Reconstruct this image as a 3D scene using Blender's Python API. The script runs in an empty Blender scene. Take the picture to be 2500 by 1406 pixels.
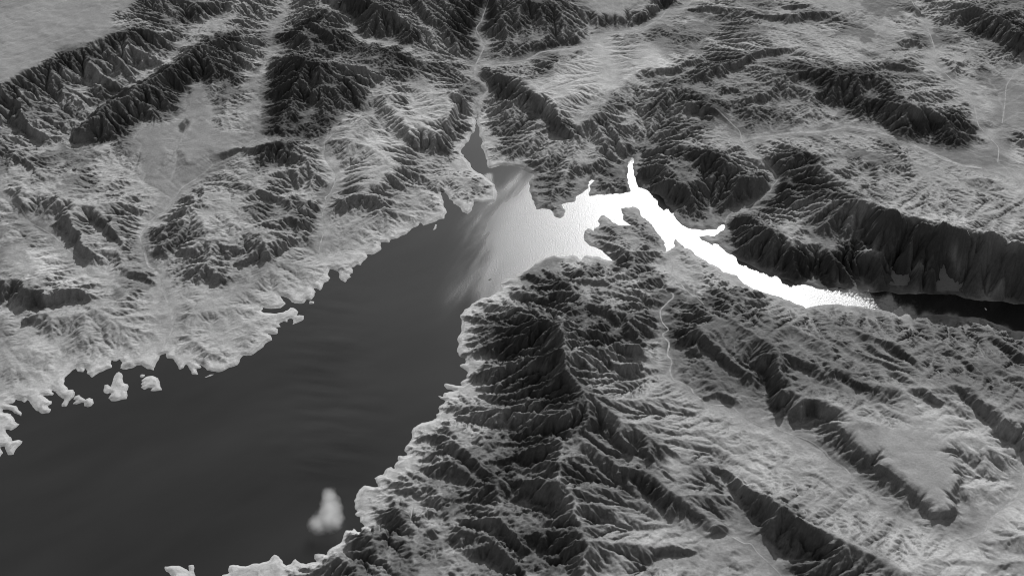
import bpy, math, random
import numpy as np

# ------------------------------------------------------------------ camera, sky, sun, exposure
H, PITCH, HFOV = 8000.0, math.radians(38.0), math.radians(48.0)
SUN_AZ, SUN_EL = math.radians(13.0), math.radians(30.5)
sc = bpy.context.scene
cam_d = bpy.data.cameras.new("camera")
cam = bpy.data.objects.new("camera", cam_d)
sc.collection.objects.link(cam)
cam.location = (0, 0, H)
cam.rotation_euler = (math.pi / 2 - PITCH, 0, 0)
cam_d.sensor_width = 36
cam_d.lens = 18 / math.tan(HFOV / 2)
cam_d.clip_start, cam_d.clip_end = 10, 300000
sc.camera = cam

world = bpy.data.worlds.new("World")
sc.world = world
world.use_nodes = True
wn = world.node_tree.nodes
wl = world.node_tree.links
wn.clear()
sky = wn.new("ShaderNodeTexSky")
sky.sky_type = 'NISHITA'
sky.sun_disc = False
sky.sun_elevation = SUN_EL
sky.sun_rotation = SUN_AZ
bw = wn.new("ShaderNodeRGBToBW")            # the photograph is black and white
bg = wn.new("ShaderNodeBackground")
bg.inputs[1].default_value = 0.125
wo = wn.new("ShaderNodeOutputWorld")
wl.new(sky.outputs[0], bw.inputs[0])
wl.new(bw.outputs[0], bg.inputs[0])
wl.new(bg.outputs[0], wo.inputs[0])

sun_d = bpy.data.lights.new("sun", 'SUN')
sun_d.energy = 4.6
sun_d.angle = math.radians(0.5)
sun = bpy.data.objects.new("sun", sun_d)
sc.collection.objects.link(sun)
sun.location = (3000, 9000, 9000)
sun.rotation_euler = (-(math.pi / 2 - SUN_EL), 0, -SUN_AZ)

sc.view_settings.view_transform = 'Standard'
sc.view_settings.look = 'None'
sc.view_settings.gamma = 1
sc.view_settings.exposure = 0.03
sc.render.engine = 'CYCLES'
sc.cycles.filter_width = 1.0
sc.cycles.max_bounces = 4
sc.cycles.diffuse_bounces = 2

# ------------------------------------------------------------------ picture -> place
FPX = 1250.0 / math.tan(HFOV / 2)
TILE = {c: (600 * (i % 4), (0, 460, 926)[i // 4]) for i, c in enumerate("ABCDEFGHIJKL")}
K7 = 700 / 2050.0
cp, sp_ = math.cos(PITCH), math.sin(PITCH)

TILE.update(P=(0, 0), Q=(1250, 0), R=(0, 703), S=(1250, 703))

def pix(t, x, y):
    ox, oy = TILE[t]
    k = 0.5 if t in "PQRS" else K7
    return ox + x * k, oy + y * k

def unproj(px, py, z):
    u = (np.asarray(px, float) - 1250) / FPX
    v = (703 - np.asarray(py, float)) / FPX
    dy = cp + v * sp_
    dz = -sp_ + v * cp
    k = (np.asarray(z, float) - H) / dz
    return u * k, dy * k

def parse(s):
    """'T x,y,h x,y ...' -> photo pixels and heights (a tile letter may change midway, heights carry linearly)"""
    t = None
    P, hh = [], []
    for w in s.split():
        if w in TILE:
            t = w
            continue
        q = w.split(',')
        P.append(pix(t, float(q[0]), float(q[1])))
        hh.append(float(q[2]) if len(q) > 2 else None)
    P = np.array(P)
    L = np.concatenate([[0], np.cumsum(np.hypot(*np.diff(P, axis=0).T))])
    known = [i for i, h in enumerate(hh) if h is not None]
    if known:
        hv = np.interp(L, [L[i] for i in known], [hh[i] for i in known])
    else:
        hv = np.zeros(len(P))
    return P, hv

# grid
CELL = 10.0
X0, X1, Y0, Y1 = -8900.0, 8900.0, 5300.0, 18600.0
NX, NY = int((X1 - X0) / CELL) + 1, int((Y1 - Y0) / CELL) + 1
gx = (X0 + CELL * np.arange(NX)).astype(np.float32)
gy = (Y0 + CELL * np.arange(NY)).astype(np.float32)
rng = np.random.default_rng(7)

def rough_line(P, amp, r, closed=False, n=3):
    """subdivide with random sideways displacement, so no line stays straight"""
    for _ in range(n):
        Q = []
        m = len(P)
        for i in range(m if closed else m - 1):
            a, b = P[i], P[(i + 1) % m]
            d = b - a
            L = math.hypot(d[0], d[1])
            Q.append(a)
            if L > 18:
                nrm = np.zeros_like(d)
                nrm[0], nrm[1] = -d[1], d[0]
                Q.append((a + b) / 2 + nrm * amp * r.uniform(-1, 1))
        if not closed:
            Q.append(P[-1])
        P = np.array(Q)
    return P

def box(a, r, n=2):
    """box blur, radius r cells, n passes"""
    r = int(r)
    if r < 1:
        return a
    for _ in range(n):
        for ax in (0, 1):
            pad = [(0, 0), (0, 0)]
            pad[ax] = (r + 1, r)
            b = np.pad(a, pad, mode='edge').astype(np.float64)
            c = np.cumsum(b, axis=ax)
            if ax == 0:
                a = ((c[2 * r + 1:] - c[:-2 * r - 1]) / (2 * r + 1)).astype(np.float32)
            else:
                a = ((c[:, 2 * r + 1:] - c[:, :-2 * r - 1]) / (2 * r + 1)).astype(np.float32)
    return a

def lattice(wave, seed, ny=None, nx=None, cell=CELL):
    """smooth random field of a given wavelength in metres, about -1..1"""
    r = np.random.default_rng(seed)
    ny, nx = ny or NY, nx or NX
    a = r.uniform(-1, 1, (int(ny * cell / wave) + 4, int(nx * cell / wave) + 4)).astype(np.float32)
    def up(a, n):
        t = np.arange(n, dtype=np.float32) * cell / wave
        i = t.astype(int)
        f = (t - i)[:, None]
        p0, p1, p2, p3 = a[i], a[i + 1], a[np.minimum(i + 2, a.shape[0] - 1)], a[np.minimum(i + 3, a.shape[0] - 1)]
        return 0.5 * (2 * p1 + (p2 - p0) * f + (2 * p0 - 5 * p1 + 4 * p2 - p3) * f * f + (3 * p1 - p0 - 3 * p2 + p3) * f ** 3)
    return up(up(a, ny).T.copy(), nx).T.copy()

def fbm(wave, octs, seed, gain=0.5):
    s, a = 0, 1.0
    for o in range(octs):
        s = s + a * lattice(wave / 2 ** o, seed + o)
        a *= gain
    return s

def poly_mask(P):
    """P: closed world polygon -> boolean grid"""
    m = np.zeros((NY, NX + 1), np.int16)
    n = len(P)
    for i in range(n):
        (xa, ya), (xb, yb) = P[i][:2], P[(i + 1) % n][:2]
        if ya == yb:
            continue
        if ya > yb:
            xa, ya, xb, yb = xb, yb, xa, ya
        j0 = max(0, int(math.ceil((ya - Y0) / CELL)))
        j1 = min(NY - 1, int(math.ceil((yb - Y0) / CELL)) - 1)
        if j1 < j0:
            continue
        j = np.arange(j0, j1 + 1)
        xc = xa + (Y0 + j * CELL - ya) * (xb - xa) / (yb - ya)
        k = np.clip(np.ceil((xc - X0) / CELL).astype(int), 0, NX)
        np.add.at(m, (j, k), 1)
    return (np.cumsum(m, axis=1)[:, :NX] % 2).astype(bool)

def line_dist(P, out, R, closed=True):
    n = len(P)
    for i in range(n if closed else n - 1):
        a, b = P[i][:2], P[(i + 1) % n][:2]
        i0 = max(0, int((min(a[0], b[0]) - R - X0) / CELL)); i1 = min(NX, int((max(a[0], b[0]) + R - X0) / CELL) + 2)
        j0 = max(0, int((min(a[1], b[1]) - R - Y0) / CELL)); j1 = min(NY, int((max(a[1], b[1]) + R - Y0) / CELL) + 2)
        if i1 <= i0 or j1 <= j0:
            continue
        xx, yy = np.meshgrid(gx[i0:i1], gy[j0:j1])
        d = b - a
        t = np.clip(((xx - a[0]) * d[0] + (yy - a[1]) * d[1]) / max(d @ d, 1e-6), 0, 1)
        dd = np.hypot(xx - a[0] - t * d[0], yy - a[1] - t * d[1])
        o = out[j0:j1, i0:i1]
        np.minimum(o, dd, out=o)
    return out

# ------------------------------------------------------------------ the lake's shore (photo pixels of the shoreline, z = 0)
SHORE = """I -900,560 -30,560 0,555 22,525 0,482 30,475 45,510 60,540 100,535 120,490 160,440 130,430 90,440 75,410 45,380 40,355 75,365 120,340 140,320
105,300 90,265 55,240 15,232 20,212 60,215 100,240 150,262 155,240 125,200 90,185 60,178 100,165 110,140 130,150 175,165 195,145 225,180 250,215 300,245 350,240
365,215 340,190 370,175 370,155 330,135 300,115 335,118 375,115 385,100 365,70 380,80 440,130 460,140 445,170 440,195 470,195 490,160 530,120 535,90 520,72
490,75 465,45 460,0 E 465,1350 500,1320 545,1285 560,1310 595,1315 605,1285 620,1320 660,1352 690,1330 730,1310 800,1280 795,1225 830,1235 860,1215 875,1245
860,1285 900,1295 940,1285 975,1265 1010,1260 1050,1290 1100,1300 1110,1270 1130,1230 1140,1195 1165,1185 1190,1180 1195,1215 1240,1220 1265,1260 1285,1295
1310,1285 1330,1255 1345,1270 1370,1325 1420,1330 1400,1290 1440,1280 1415,1250 1450,1270 1480,1300 1550,1312 1620,1290 1700,1260 1715,1230 1735,1195 1790,1195 1860,1150
F 188,1085 180,1050 140,1040 225,1040 230,1010 210,995 255,990 240,965 270,950 305,960 300,935 325,930 340,940 335,975 355,965 415,935 415,910 385,905 365,910 375,880
345,855 320,850 300,870 270,885 200,895 130,890 110,875 125,850 200,860 250,855 285,825 260,790 240,765 260,770 330,815 370,822 415,820 430,795 470,795 500,740 480,710
530,730 550,700 555,680 590,665 605,640 600,575 620,578 650,590 670,620 680,655 712,673 725,650 755,635 745,615 765,605 755,570 795,545 825,550 840,520 870,490 865,470
900,475 970,435 965,385 1000,385 1025,390 1040,365 1090,355 1150,325 1200,280 1235,265 1245,245 1270,268 1340,245 1420,218 1415,130 1405,60 1395,20 1420,25 1440,45
1455,80 1480,90 1485,110 1530,135 1545,165 1585,185 1610,165 1630,120 1630,95 1680,100 1740,97 1785,88 1800,50 B 1800,1380 1780,1320 1750,1300 1700,1255 1650,1230
1610,1195 1580,1145 1560,1110 1545,1100 1550,1060 1570,1030 1600,1000 1630,950 1640,900 1638,850 1646,850 1660,900 1670,960 1690,1000 1685,1060 1715,1120 1725,1180
1745,1205 C 0,1205 60,1185 130,1185 200,1200 260,1230 310,1260 265,1300 275,1330 285,1395 G 290,80 310,120 320,152 360,145 410,150 440,170 455,205 495,215 520,195
525,170 500,115 515,110 600,95 605,60 640,40 C 690,1350 695,1300 715,1285 740,1290 700,1330 695,1380 G 700,55 760,45 850,40 930,40 995,25 C 985,1340 975,1310 970,1270
978,1220 975,1180 990,1150 1000,1128 1015,1130 1020,1150 1005,1175 1010,1200 1015,1240 1030,1280 1045,1310 1060,1340 1100,1355 1150,1385 G 1205,50 1240,100 1280,140
1300,190 1340,240 1385,275 1430,292 1510,300 1605,298 1625,275 1650,260 1665,262 1670,280 1655,300 1620,325 1595,340 1540,335 1480,345 1500,370 1540,385 1585,412
1590,395 1620,400 1650,430 1700,470 1750,495 1810,530 1870,560 1900,575 1960,600 2040,628 H 290,635 350,650 420,680 500,692 560,715 640,718 740,708 760,715 870,725
960,745 1100,742 1200,755 1300,752 1400,755 1480,760 1560,760 1700,800 1800,805 1930,815 2050,825 2500,870 2500,1090 2050,1022 1990,1020 1930,1000 1850,970 1790,945
1740,925 1660,920 1600,915 1540,920 1480,900 1440,900 1380,910 1320,920 1250,900 1200,898 1180,910 1150,915 1120,895 1085,868 1000,865 950,862 900,852 800,840 720,825
640,830 570,840 520,848 490,858 440,830 400,815 380,800 340,795 320,780 270,765 190,745 130,725 70,690 20,655 G 1750,620 1700,605 1660,600 1640,580 1560,540 1500,500
1450,470 1420,435 1380,425 1350,395 1320,360 1308,370 1312,410 1285,430 1260,450 1245,455 1248,430 1235,380 1210,345 1180,310 1150,260 1100,215 1065,190 1060,160
1040,140 1010,130 985,140 960,135 925,145 930,165 945,190 940,220 960,240 1000,265 960,265 900,260 860,240 830,210 800,190 780,200 760,235 770,265 740,285 730,305
690,285 665,310 660,340 670,380 700,410 760,430 800,450 830,480 870,520 830,515 790,505 770,490 730,490 690,480 660,485 640,515 620,495 590,475 550,485 500,490
460,478 415,488 360,510 300,555 230,600 180,635 125,640 65,685 120,690 75,705 70,735 40,740 0,765 F 1735,780 1700,780 1650,805 1600,850 1560,870 1535,905 1545,970
1535,1040 1515,1090 1510,1160 1530,1200 1570,1215 1570,1250 1530,1265 1560,1290 1590,1320 1580,1360 J 1535,25 1545,45 1490,40 1430,27 1418,40 1440,70 1500,80
1420,95 1410,125 1370,118 1430,155 1400,180 1380,200 1385,235 1360,250 1365,275 1330,295 1290,305 1250,315 1200,345 1185,380 1190,400 1175,440 1145,475 1135,510
1160,540 1090,545 1085,570 1095,580 1070,600 1065,640 1040,625 1000,645 980,680 920,705 935,740 950,765 900,765 850,755 820,780 795,815 775,865 780,920 800,940
780,965 820,985 820,1020 850,1045 825,1060 830,1095 800,1090 770,1060 760,1080 715,1078 700,1110 690,1150 640,1190 590,1225 575,1255 530,1245 490,1250 490,1280
515,1300 480,1305 430,1320 390,1310 355,1280 320,1320 290,1330 260,1290 205,1250 170,1290 100,1315 0,1335 I 1700,1325 1640,1330 1640,1380 1590,1395 1540,1500
1400,1480 1400,1406 1385,1325 1345,1330 1350,1370 1320,1350 1230,1330 1175,1335 1180,1360 1230,1406 1200,1700 -900,1700"""
ISLANDS = [
 ("two-lobed pale island just off the western points", "I 520,175 545,150 525,145 535,120 565,110 590,130 610,145 640,130 665,140 672,170 655,188 625,198 600,190 600,165 570,170 545,178"),
 ("largest pale island, nearly square with a lobe on its left side", "I 740,70 745,40 770,35 790,52 800,30 812,-10 830,-45 850,-55 872,-42 878,-20 882,25 915,35 920,50 905,85 912,110 905,140 830,155 795,155 775,135 798,100 785,95 765,105 745,95"),
 ("pale ragged island right of the square one, notched on its lower edge", "I 1010,10 1025,-5 1050,-22 1090,-26 1130,-10 1142,15 1145,40 1160,75 1100,85 1075,80 1090,60 1060,60 1030,75 1005,55 1020,45 1005,35 1020,20"),
 ("tiny round islet above the notched pale island", "E 1000,1340 1010,1328 1035,1330 1032,1345 1010,1354"),
 ("thin sliver islet below the broad pale western headland", "E 1462,1350 1500,1330 1535,1326 1505,1342 1470,1352"),
 ("tiny islet off the pale headland with the deep cove", "F 452,824 458,804 490,808 488,824"),
 ("small upright islet below the square tip of the upper shore", "F 1336,298 1352,258 1367,260 1364,284 1350,297"),
]
r0 = np.random.default_rng(3)
def world_poly(s, z=0.0, amp=0.13, n=2):
    P, _ = parse(s)
    x, y = unproj(P[:, 0], P[:, 1], z)
    return rough_line(np.stack([x, y], 1), amp, r0, True, n)
shore = world_poly(SHORE)
isl = [(lab, world_poly(s, 0, 0.07, 2)) for lab, s in ISLANDS]
lake = poly_mask(shore)
for _, p in isl:
    lake &= ~poly_mask(p)
dist = np.full((NY, NX), 400.0, np.float32)
line_dist(shore, dist, 400)
for _, p in isl:
    line_dist(p, dist, 400)

# ------------------------------------------------------------------ crests and valley floors (photo pixels with their heights in metres)
LINES = """
A -900,700,500 0,612,540 100,575 220,490 300,460 370,385 430,345 600,340 660,325 780,260,590 900,205 1060,200,600
A 780,250,585 830,95,570 850,85 920,40 990,0,580 1100,-120,590
A -600,300,520 0,250,550 400,150,570 700,-60,580 1100,-300,590
A -600,600,500 0,560,540 200,440,545 400,300,560 700,200,575 850,60,568
A 480,990,195 560,900,240 640,830,255 740,740,270 850,660,300 1000,580,320 1100,480,330 1220,420,340 1270,340,350 1400,300,360
A 520,960,290 580,890,370 690,790,420 850,690,440 950,640 1010,590,450 1200,470,460 1340,370,470 1500,290,480 1620,250,450 1690,230,380
A 520,1010,180 700,1040,185 880,1030,190 1000,930,200 1010,870,215 1230,880,200 1330,770,210 1340,640,225 1420,580,240 1600,640,230 1720,640,225
A 990,760,340 1050,850,220
A 1230,540,380 1320,620,240
A 100,575,540 180,700,440 380,800,310 470,960,215
A 300,460,545 420,540,460 600,600,350 800,650,315
A 220,490,545 290,600,440 400,700,340 470,850,280
A 600,340,560 680,440,480 800,600,325
A 780,260,590 860,400,470 980,560,330
A 190,880,340 300,920,290 490,1000,210
A 0,680,420 190,880,340
A 0,900,260 200,960,230 350,1090,190 460,1140,180 600,1160,170
A -300,1200,200 250,1190,250 430,1165,180 640,1165,165 800,1190,150 1000,1290,130 1110,1400,110
A -300,950,380 0,980,330 70,1080,290 100,1300,220
A 100,1090,310 240,1160,270 330,1350,200
A 380,1200,230 420,1300,220 400,1400,229
A 540,1200,240 600,1260,240 660,1400,190
A 1160,1040,180 1190,1100,195 1170,1180,165
A 1290,1070,175 1340,1160,180 1360,1190,150
A 1250,90,490 1340,60 1420,60,470
A 1240,190,390 1300,190,388 1450,180,350 1550,130,340
A 1480,20,490 1560,5 1660,10,470
A 1480,110,380 1560,120,360 1640,50,401
A 1040,0,575 1150,60,500 1240,150,420
A 1170,-40,560 1260,150,430 1380,260,370
A 1060,200,600 1150,260,490 1250,330,365
A 2080,0,275 2050,100,255 1990,150,245 1930,260,235 1930,400,225 1900,480,215 1880,560,205 1750,600,205
A 1880,560,205 1870,700,190 1870,900,170 1850,990,160 1700,1100,140 1500,1200,125 1400,1290,115 1300,1350,100 E 1190,170,75 1110,210,70 1020,320,62 1000,380,58 1050,520,50 1100,580,42 1150,620,36 1160,720,28 1230,860,18 1240,1000,10 1165,1150,2
A 1350,650,210 1300,900,180 1250,1100,150 1200,1300,115
A 1480,700,205 1500,1000,165
A 1560,700,240 1700,850,205
A 1550,850,215 1650,980,180
A 1500,1100,160 1600,1090,200 1750,1040,220
B 180,420,260 300,410,400 380,400,510 440,430,530 560,440,500 740,460,450 860,490,400 950,530,340 1020,540,290
B 110,960,160 300,980,170 480,990,175 620,900,190 720,830,200 870,790,190 890,660,230 960,590,250
B 380,410,510 420,560,420 520,700,300 700,800,215
B 560,450,490 680,580,390 860,700,250
B 450,600,330 440,800,220 460,980,180
B 180,750,250 300,740,320 350,830,250
B 170,860,210 250,920,240 300,980,180
B 260,150,250 450,60,420 560,60,440 650,100,420
B 330,230,300 450,150,450 540,200,460 640,220,430 740,270,330
B 300,320,300 380,220,440 480,290,390 540,400,300
B 590,230,450 700,330,340 740,430,260
B 200,370,240 340,330,300 420,370,340 550,405,300 730,435,280
B 300,230,280 420,180,320 540,250,370 600,330,310
B 590,20,340 650,70,330 690,90,320 770,130,300 760,220,270 800,290,250 870,310,245 960,310,235
B 740,290,300 960,325,340 1080,370,340 1200,480,250 1350,560,190
B 740,440,270 860,470,265 960,540,304 1100,575,220 1250,580,200 1500,540,160 1620,540,125
B 560,-60,450 650,10,440 780,-20,520 900,0,560 980,50,520 1050,80,490 1150,130,430 1230,180,380 1330,220,330 1480,300,240 1640,400,150
B 880,280,240 1060,320,240 1220,360,240 1300,390,220 1450,440,180 1600,480,140
B 900,0,560 960,150,400 1040,300,250
B 1200,-60,480 1300,90,410 1380,150,370 1560,260,280 1590,330,200 1640,380,150
B 1120,0,380 1220,110,330 1340,230,280 1450,320,220 1600,420,140
B 1500,-60,450 1590,100,340 1640,170,230
B 1750,0,320 1720,60,240 1680,170,190 1640,210,170 1690,300,150 1710,340,145 1670,420,132 1640,480,125 1640,540,115 1720,600,100 1740,650,90 1650,740,60 1640,830,15
B 960,690,260 1050,670,275 1130,700,245
B 950,740,245 1100,880,235 1180,960,205
B 1130,780,235 1200,880,225 1290,880,205
B 1180,680,170 1200,780,160 1300,830,165
B 1450,640,250 1560,690,240 1480,780,230 1440,880,200 1390,980,175
B 1200,1060,85 1300,1100,65 1400,1095,55
B 1200,980,200 1290,980,190 1390,975,180
B 1590,690,110 1520,830,85 1460,880,146 1430,980,126
B 900,790,170 990,930,150 1060,1000,120 1150,1020,100
B 740,820,240 850,830,260 900,920,225 1000,980,185 1170,1060,120
B 690,900,220 800,980,205 860,1030,180
B 640,950,170 560,1030,140 570,1150,110 650,1250,85 640,1310,70 600,1400,55 F 530,190,40 560,320,25 520,480,12 600,570,1
B 600,1000,210 720,990,225 900,1050,205 1080,1170,175 1100,1190,165
B 1090,1215,185 1000,1300,170 900,1370,160 740,1440,120
B 1270,1290,70 1200,1380,55 1100,1440,55
B 30,1060,230 200,1010,290 350,1010,290 370,1110,250
B 130,1200,130 300,1180,150
B 380,1090,215 480,1150,210 560,1290,115
B 150,1220,190 350,1210,200 470,1330,120
B 300,1230,170 350,1350,90 400,1400,70
C -20,470,130 250,440,140 350,380,150 600,350,160 720,310,170 710,250,175 850,240,180 1050,220,195 1200,150,210 1260,70,225 1400,55,230 1440,0,240 1500,-150,260
C 90,380,200 200,360,225 350,310,235 480,270,240 620,265,225 700,240,205 780,180,220
C 50,440,148 250,420,150 460,340,155 620,330,160
C 260,-20,480 380,150,330 460,260,240
C 470,-40,440 530,150,310 560,250,230
C 250,180,260 330,290,220
C 0,-60,440 80,150,350 190,300,220
C 690,80,290 770,120,285 860,90,290 960,130,285 1000,40,300
C 690,-60,310 1000,-80,320
C 800,200,190 830,220,188 960,210,195
C 990,160,270 1100,90,300 1200,20,330 1300,-40,350
C 1000,200,200 1150,140,210 1250,60,225
C 720,260,172 830,400,190 800,480,195 830,600,205 850,650,208 740,740,175 560,900,207
C -60,490,240 0,500,270 140,560,285 300,650,305 400,720,315 480,800,300 540,900,260 600,950,200
C -60,560,130 0,580,165 80,690,150 200,720,180 280,770,165 400,900,130 450,970,115 600,985,160
C 120,720,190 270,665,270
C 380,500,270 550,440,260 760,330,185
C 400,560,270 600,560,235 780,500,200
C 540,650,275 700,640,230 810,600,208
C 1070,520,240 1300,490,285 1350,460,295 1450,420,300
C 1100,560,190 1330,545,200 1450,480,240
C 900,400,230 1050,480,240
C 590,960,180 700,850,260 780,790,270 800,720,240
C 780,790,270 870,900,210 950,1050,120 975,1100,40
C 850,680,195 1050,800,150 1100,980,90 1010,1110,8
C 1290,840,170 1150,940,110 1100,1030,60
C 1440,540,350 1620,460,400 1800,430,410 1880,360,430 2050,350,430
C 1430,620,270 1700,530,310 1900,440,340
C 1200,640,260 1250,580,285 1330,560,290
C 1640,640,350 1760,620,360
C 1820,690,350 1960,680,370
C 1650,690,290 1800,650,300
C 1810,760,290 1950,750,300
C 1410,730,300 1560,760,310 1640,800,270
C 1400,800,200 1600,840,220 1800,980,195
C 1160,230,255 1300,240,280 1480,270,270
C 1200,240,245 1350,350,240
C 900,270,225 1050,320,250 1200,400,240 1270,460,225
C 1410,60,290 1600,40,350 1700,70,330
C 1420,90,240 1700,110,270
C 1850,90,360 2050,110,390
C 1600,150,240 1480,330,220 1450,400,215
C 1040,1240,70 1130,1160,180 1250,1180,210 1350,1250,150
C 1220,1280,200 1310,1280,240 1400,1340,210
C 1420,1050,270 1500,1060,310 1600,1090,330 1700,1110,320 1780,1180,280
C 1350,1150,180 1500,1220,190 1650,1250,200
C 1740,1290,240 1800,1260,290 1900,1265,280 1970,1290,170
C 300,1280,20 500,1250,70 620,1200,80 800,1150,80
C 720,1330,30 820,1310,60 960,1330,50
C 150,1100,60 250,1050,90 450,1050,95 650,1050,110 800,1080,100
C 1780,950,205 1800,1020,190 1870,1120,170 1970,1160,193 1980,1220,130 2040,1280,110 2000,1350,90 G 2000,10,80 1850,130,45 1690,200,12 1665,262,0
D 30,1020,195 150,990,205 400,955,225 600,950,235 800,910,250 1000,950,260 1150,1000,270 1400,1110,285 1600,1190,290 1850,1180,300
D 1150,-200,430 1230,0,400 1350,180,370 1410,350,350 1400,430,345 1500,550,335 1640,680,325 1690,760,320 1720,900,310 1810,1000,300 1870,1060,298 1860,1170,298
D 1660,570,330 1640,600,327 1690,690,324
D 2300,300,380 2050,470,360 1970,550,345 1920,620,335 1900,900,310 1870,1060,298
D 2300,700,340 2050,750,330 1950,900,312 2000,1100,305
D 430,540,420 650,500,480 720,540,490 800,590,470 880,540,500 960,520,500 1030,560,500 1100,590,480
D 1030,640,450 1130,660,500 1180,740,500 1240,730,520 1310,790,510 1430,800,490 1500,850,450 1560,820,430 1700,880,400 1720,920,330
D 470,620,340 600,700,320 700,760,290 780,840,262 770,910,252
D 730,700,370 850,690,380 1000,640,420
D 930,770,330 960,860,290 1050,920,262 1130,960,322 1330,1040,280 1500,1070,290 1700,1050,298 1800,1020,300
D 1130,930,350 1250,910,400 1300,1000,330 1330,1040,285
D 1520,910,390 1650,960,370 1790,1020,310
D 1230,840,390 1280,910,340 1370,1040,283
D 50,700,320 200,690,350
D 200,650,340 350,640,365
D 60,760,270 200,750,280 400,730,290
D 100,80,400 250,100,420 400,110,430 560,90,430 650,100,410
D 100,115,350 300,175,340 430,185,335 640,140,355
D 330,40,430 500,30,440
D 330,75,370 500,60,380
D 90,380,380 180,350,420 300,340,420 370,350,390
D 100,420,374 370,400,335
D 1170,280,420 1250,270,450 1320,310,420
D 1180,330,360 1280,360,350
D 1030,460,420 1150,450,450 1250,480,425 1300,510,385
D 1040,500,365 1290,530,359
D 1480,450,380 1550,430,410 1590,490,380
D 1500,540,335 1570,550,332
D 1440,390,370 1490,390,375
D 1240,0,490 1300,60,480 1340,100,440
D 1560,90,490 1640,40,560 1700,30,590 1800,110,580 1900,170,560 2050,270,600 2300,400,540
D 1780,80,580 1900,130,620 2050,230,630 2300,330,640
D 1560,210,400 1750,270,400 1900,340,410 2050,370,470 2300,480,400
D 190,1110,260 330,1090,310 460,1070,340 540,1090,350 580,1140,350 600,1200,345 620,1250,340 700,1270,350 760,1370,350
D 440,1330,270 560,1260,330
D 1000,1090,310 1150,1080,350 1220,1120,360 1210,1200,330
D 1080,1270,272 1190,1280,260
D 860,1150,290 1000,1200,320 1080,1260,300
D 880,1230,250 940,1300,268
D 1670,1290,350 1780,1270,370 1830,1310,350
D 1680,1350,310 1800,1390,310
D 1930,980,350 2050,970,400 2300,1000,400
D 1930,1130,305 2050,1160,315 2300,1200,320
D 620,1050,280 740,1080,290
H 0,200,150 130,230,250 220,290,270 330,380,260 430,430,230 550,500,170 640,600,80 690,680,8
H 700,80,400 840,60,480 950,90,520 1010,140,545 1120,180,575 1250,230,600 1400,250,630 1520,270,630 1700,310,620 1850,340,600 1930,370,590 2050,410,580 2300,500,570
H 1050,30,470 1300,130,490 1600,200,500 2050,330,500
H 1250,-60,350 1700,40,400 2050,200,430
H 300,150,180 450,230,230 560,330,200 640,400,170
H 890,490,200 960,500,210 1050,540,170 1120,580,150
H 640,470,190 760,590,130 870,720,3
H 860,250,300 900,380,200 1000,470,190
H 1230,380,430 1310,540,270 1440,680,90 1490,757,2
H 1160,420,320 1200,600,150 1260,745,2
H 1520,400,440 1600,560,270 1700,790,5
H 1440,500,290 1560,700,70
H 1900,380,550 1930,460,440 1850,520,370 1930,780,20
H 1730,560,270 1780,740,50
G 680,300,12 740,340,40 860,400,100 950,430,115 1000,480,100
G 670,370,5 800,430,30 880,500,20
G 940,165,14 1000,210,45 1080,270,70 1160,340,60 1230,430,25
G 900,300,50 1050,330,50 1150,420,40 1230,465,8
G 1000,480,115 1150,560,80
G 1250,458,0 1270,500,5 1300,560,10 1285,600,14 1290,650,20 1200,720,35 1290,750,40 1310,780,42 1250,830,45 1200,880,50 1215,960,55 1275,1020,60 1210,1050,62 1275,1110,65 1260,1200,70 1295,1240,74 1270,1310,78 1300,1380,82
G 1290,650,20 1400,740,35 1500,800,50 1530,830,55
G 1310,385,4 1350,435,20 1450,520,30 1600,630,40 1750,700,65 1900,790,80 2050,870,95
G 1290,590,14 1380,640,18 1330,650,18
G 1150,640,90 1200,640,100 1260,690,90
G 1200,720,90 1330,700,95 1400,730,80
G 1460,770,85 1560,760,110 1640,810,100
G 1590,850,67 1640,850,71
G 230,630,50 300,600,60 340,605,70
G 480,640,170 550,690,220 610,750,250
G 480,640,170 350,650,120 220,690,60
G 550,690,220 400,710,150 250,740,80
G 610,750,250 450,770,170 330,800,110
G 210,670,35 350,635,70 450,630,120
G 240,725,60 400,685,130 530,665,220
G 300,785,80 420,745,140 560,720,230
G 330,825,90 500,828,140 600,800,220
G 600,640,200 720,650,210 800,640,215 840,690,180
G 640,700,140 830,700,156
G 680,810,250 760,830,260 840,850,250 880,920,220 980,1000,200 1080,1090,170 1100,1190,133
G 720,870,195 840,950,160 870,1010,150
G 860,1090,180 960,1080,210 1060,1120,190 1110,1180,110
G 880,1140,230 1000,1180,160 1100,1200,128
G 900,1240,232 1000,1220,180 1120,1260,100
G 1100,740,140 1200,800,120 1240,820,60
G 1040,860,170 1150,940,120 1210,1010,70
G 1220,930,70 1350,880,120 1430,820,170 1540,880,230
G 1230,1000,75 1400,940,140 1520,900,220
G 1310,1120,110 1440,1010,200 1550,910,250 1600,860,230
G 1320,1050,90 1440,970,150
G 1530,830,60 1600,850,200 1640,880,270 1750,940,280 1900,1040,290 1990,1090,300 H 330,1220,310
G 1600,870,240 1700,970,250 1850,1130,240 1960,1250,230
G 1490,1000,230 1650,1130,220 1800,1270,190 1900,1380,170
G 1480,1230,146 1620,1350,146 1750,1406,110
G 1320,1290,100 1380,1320,130 1400,1380,120
F 1600,880,60 1620,1060,60 1700,1150,60 1850,1210,100
G 100,830,110 250,880,270 420,900,370 480,930,410 500,970,440 520,1060,480 545,1200,500 550,1300,510 620,1400,500 K 690,100,490 700,150,480 650,250,440 610,400,390 520,460,390 470,560,430 455,640,440 480,720,460 500,800,450 600,960,440 650,1060,440 700,1170,460 660,1260,460 680,1406,470 700,1700,480
G 0,1180,60 230,1200,200
G 230,1190,250 400,1150,350 530,1120,470
G 200,1000,190 100,1100,110
G 500,970,440 350,1040,270 230,1190,170
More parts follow.
